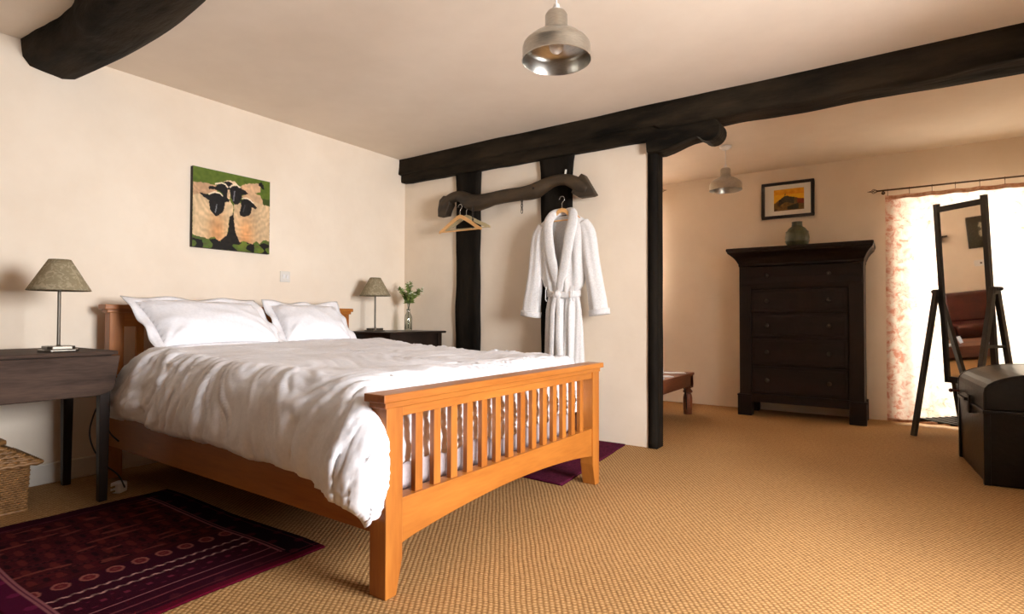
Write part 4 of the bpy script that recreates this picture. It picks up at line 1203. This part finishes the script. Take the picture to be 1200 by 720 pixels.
# ------------------------------------------------------------------ trunk
tk = thing('domed_trunk', (4.74, 4.55, 0), 'black leather domed-lid travelling trunk on the carpet at the right edge', 'trunk')
TX0, TX1, TY0, TY1 = 4.385, 5.09, 4.165, 4.945
TKX = Matrix.Translation((4.40,4.165,0))@Matrix.Rotation(math.radians(4.2),4,'Z')@Matrix.Translation((-4.385,-4.165,0))
def lidprof(off=0):
    P = [(TX0-off, .43)]; n = 18
    for k in range(n+1):
        t = k/n; a = PI*(1-t); ex = .8
        x = (TX0+TX1)/2+((TX1-TX0)/2+off)*math.copysign(abs(math.cos(a))**ex, math.cos(a)) if False else (TX0+TX1)/2-((TX1-TX0)/2+off)*math.cos(PI*t)
        z = .525+(.125+off)*math.sin(PI*t)**.85
        P.append((x, z))
    P.append((TX1+off, .43)); return P
mb = MB(); mb.xf = TKX; mb.hexa([(TX0+.012,TY0+.012,0.0),(TX1-.012,TY0+.012,0.0),(TX1-.012,TY1-.012,0.0),(TX0+.012,TY1-.012,0.0)], [(TX0,TY0,.425),(TX1,TY0,.425),(TX1,TY1,.425),(TX0,TY1,.425)]); mb.build('trunk_body', M['leather'], tk, bevel=.014, bseg=3)
mb = MB(); mb.xf = TKX; mb.prism(lidprof(), 'Y', TY0-.004, TY1+.004); lid = mb.build('trunk_lid', M['leather'], tk, bevel=.010, bseg=3)
# end binding
for y in (TY0-.006, TY1-.012):
    mb = MB(); mb.xf = TKX; mb.prism(lidprof(.003)+lidprof(-.012)[::-1], 'Y', y, y+.018); mb.build('edge_binding', M['leather'], tk, bevel=.004)
for x in (TX0-.003, TX1-.029):
    for y in (TY0-.003, TY1-.029):
        mb = MB(); mb.xf = TKX; mb.box(x, x+.032, y, y+.032, .004, .42); mb.build('corner_binding', M['leather'], tk, bevel=.004)
mb = MB(); mb.xf = TKX; mb.box(TX0-.006,TX1+.006,TY0-.006,TY1+.006,.408,.428); mb.build('edge_binding', M['leather'], tk, bevel=.003)
# latch on the left long side, end handle
mb = MB(); mb.xf = TKX; mb.box(TX0-.012,TX0,4.53,4.59,.36,.47); mb.tube([(TX0-.004,4.56,.44),(TX0-.03,4.56,.445)], .010, 10); mb.build('latch', M['iron'], tk, bevel=.002)
for y in (4.90,):
    mb = MB(); mb.xf = TKX; mb.tube([(TX0-.001,y,.455),(TX0-.018,y,.458),(TX0-.045,y,.458)], .007, 8); mb.sphere((TX0-.048,y,.458), .014); mb.build('side_latch', M['sofa'], tk, smooth=True)
mb = MB(); mb.xf = TKX; mb.tube(catmull([(4.63,TY0-.004,.335),(4.645,TY0-.03,.338),(4.74,TY0-.038,.325),(4.835,TY0-.03,.338),(4.85,TY0-.004,.335)], 6), .012, 10, flat=.6)
mb.build('end_handle', M['sofa'], tk, smooth=True)
for x in (4.625, 4.855):
    mb = MB(); mb.xf = TKX; mb.box(x-.02,x+.02,TY0-.012,TY0,.305,.365); mb.build('handle_plate', M['iron'], tk, bevel=.003)

# ------------------------------------------------------------------ alcove: low table with papers, settee, picture, socket, lamp
bt = thing('low_table', (2.04, 5.02, 0), 'low reddish wooden table with turned legs seen just right of the partition post', 'table')
AX0, AX1, AY0, AY1 = 1.75, 2.335, 4.36, 5.64
mb = MB(); mb.box(AX0,AX1,AY0,AY1,.385,.410); mb.build('tabletop', M['red_wood'], bt, bevel=.004)
mb = MB()
for a in ((AX0+.01,AX1-.01,AY0+.01,AY0+.035),(AX0+.01,AX1-.01,AY1-.035,AY1-.01),(AX0+.01,AX0+.035,AY0+.01,AY1-.01),(AX1-.035,AX1-.01,AY0+.01,AY1-.01)): mb.box(a[0],a[1],a[2],a[3],.285,.385)
mb.build('apron', M['red_wood'], bt, bevel=.002)
for x in (AX0+.052, AX1-.052):
    for y in (AY0+.052, AY1-.052):
        mb = MB(); mb.box(x-.042,x+.042,y-.042,y+.042,.262,.386)
        mb.lathe([(.036,.262),(.028,.250),(.036,.240),(.046,.228),(.046,.216),(.031,.206),(.038,.192),(.044,.165),(.045,.13),(.044,.06),(.040,.0)], (x,y,0), 24); mb.build('leg', M['red_wood'], bt, bevel=.001, smooth=False)
        s = 1 if y < 5 else -1
        mb = MB(); mb.tube(catmull([(x,y+s*.17,.288),(x,y+s*.10,.25),(x,y+s*.055,.18),(x,y+s*.040,.05)], 5), .006, 8); mb.build('iron_brace', M['iron'], bt, smooth=True)
for i, (x, y, r, w, l, mt_, lab) in enumerate((
    (2.21, 5.02, -.75, .10, .21, 'paper', 'white leaflet lying flat on the low table nearest the partition post'),
    (2.20, 5.44, -1.1, .10, .20, 'paper', 'white folded leaflet lying on the low table nearest its far end'),
    (2.24, 4.74, .1, .15, .21, 'bluepaper', 'pale blue magazine lying on the low table'))):
    t = MB(); t.xf = Matrix.Translation((x,y,.411))@Matrix.Rotation(r,4,'Z'); t.box(-w/2,w/2,-l/2,l/2,0,.006+.004*(i==2))
    o = t.build('leaflet' if i < 2 else 'magazine', M[mt_], origin=(x,y,.411)); tag(o, lab, 'leaflet' if i < 2 else 'magazine')
t = MB(); t.xf = Matrix.Translation((2.08,5.31,.411))@Matrix.Rotation(.5,4,'Z'); t.hexa([(-.05,-.03,0),(.05,-.03,0),(.05,-.028,0),(-.05,-.028,0)],[(-.05,-.003,.075),(.05,-.003,.075),(.05,-.001,.075),(-.05,-.001,.075)]); t.hexa([(-.05,.028,0),(.05,.028,0),(.05,.030,0),(-.05,.030,0)],[(-.05,-.001,.075),(.05,-.001,.075),(.05,.001,.075),(-.05,.001,.075)])
o = t.build('folded_card', M['paper'], origin=(2.08,5.31,.411)); tag(o, 'small white folded card standing upright on the low table', 'card')

st = thing('leather_settee', (.5, 5.0, 0), 'dark red leather settee against the alcove wall, seen in the mirror', 'settee')
SY0, SY1 = 4.25, 5.95
mb = MB(); mb.box(.06,.88,SY0+.05,SY1-.05,.10,.30); mb.build('seat_base', M['sofa'], st, bevel=.03, bseg=4)
for k in range(2):
    a = SY0+.20+k*.65; mb = MB(); mb.box(.22,.90,a+.004,a+.646,.30,.46); mb.build('seat_cushion', M['sofa'], st, bevel=.05, bseg=5, smooth=True)
    mb = MB(); mb.hexa([(.20,a+.004,.44),(.36,a+.004,.44),(.36,a+.646,.44),(.20,a+.646,.44)],[(.10,a+.004,.84),(.24,a+.004,.84),(.24,a+.646,.84),(.10,a+.646,.84)]); mb.build('back_cushion', M['sofa'], st, bevel=.05, bseg=5, smooth=True)
mb = MB(); mb.hexa([(.04,SY0+.05,.10),(.20,SY0+.05,.10),(.20,SY1-.05,.10),(.04,SY1-.05,.10)],[(.03,SY0+.05,.83),(.14,SY0+.05,.83),(.14,SY1-.05,.83),(.03,SY1-.05,.83)]); mb.build('backrest', M['sofa'], st, bevel=.03, bseg=4)
for y in (SY0, SY1-.20):
    mb = MB(); mb.box(.06,.86,y,y+.20,.10,.58); mb.build('armrest', M['sofa'], st, bevel=.07, bseg=5, smooth=True)
for x in (.12,.80):
    for y in (SY0+.1, SY1-.1):
        mb = MB(); mb.lathe([(.018,0),(.026,.10)], (x,y,0), 14); mb.build('leg', M['dresser'], st)
ap = thing('dark_picture', (0, 4.47, 1.42), 'dark picture with a pale figure on the alcove wall, seen in the mirror', 'picture')
mb = MB(); mb.box(.002,.026,4.24,4.70,1.42,1.86); mb.build('picture_board', M['black'], ap, bevel=.003)
def dark_col(u, v):
    c = [62,58,46]; d = math.hypot((u-.5)/.22, (v-.42)/.30)+.5*nz(u*8, v*8, 1)
    if d < 1: c = [150,146,128]
    if math.hypot((u-.52)/.12, (v-.82)/.12)+.4*nz(u*9,v*9,4) < 1: c = [128,122,104]
    if segd(u, v, [(.58,.05),(.52,.30)]) < .05: c = [140,136,118]
    return lin([a*(1+.3*nz(u*20,v*20,0)) for a in c])
N = 40; mb = MB(); mb.grid(lambda u, v: (.0275, 4.25+.44*u, 1.85-.42*v), N, N); mb.colors = [dark_col(i/N, j/N) for i in range(N+1) for j in range(N+1)]
mb.build('painted_panel', M['paint'], ap)
so = thing('wall_socket', (0, 4.585, 1.20), 'white double wall plate on the alcove wall below the dark picture, seen in the mirror', 'socket')
mb = MB(); mb.box(0,.010,4.51,4.66,1.165,1.25); mb.build('socket_plate', M['whiteplastic'], so, bevel=.003)
mb = MB(); mb.box(.010,.015,4.575,4.595,1.195,1.220); mb.build('rocker', M['black'], so)
wl = thing('wall_bracket', (0, 4.99, 1.62), 'small dark bracket shelf on the alcove wall, seen at the left of the mirror', 'bracket')
mb = MB(); mb.box(0,.12,4.94,5.10,1.63,1.65); mb.build('shelf_board', M['dresser'], wl, bevel=.003)
mb = MB(); mb.prism([(0,1.63),(.11,1.63),(.05,1.56),(0,1.54)], 'Y', 5.0, 5.05); mb.build('corbel', M['dresser'], wl)
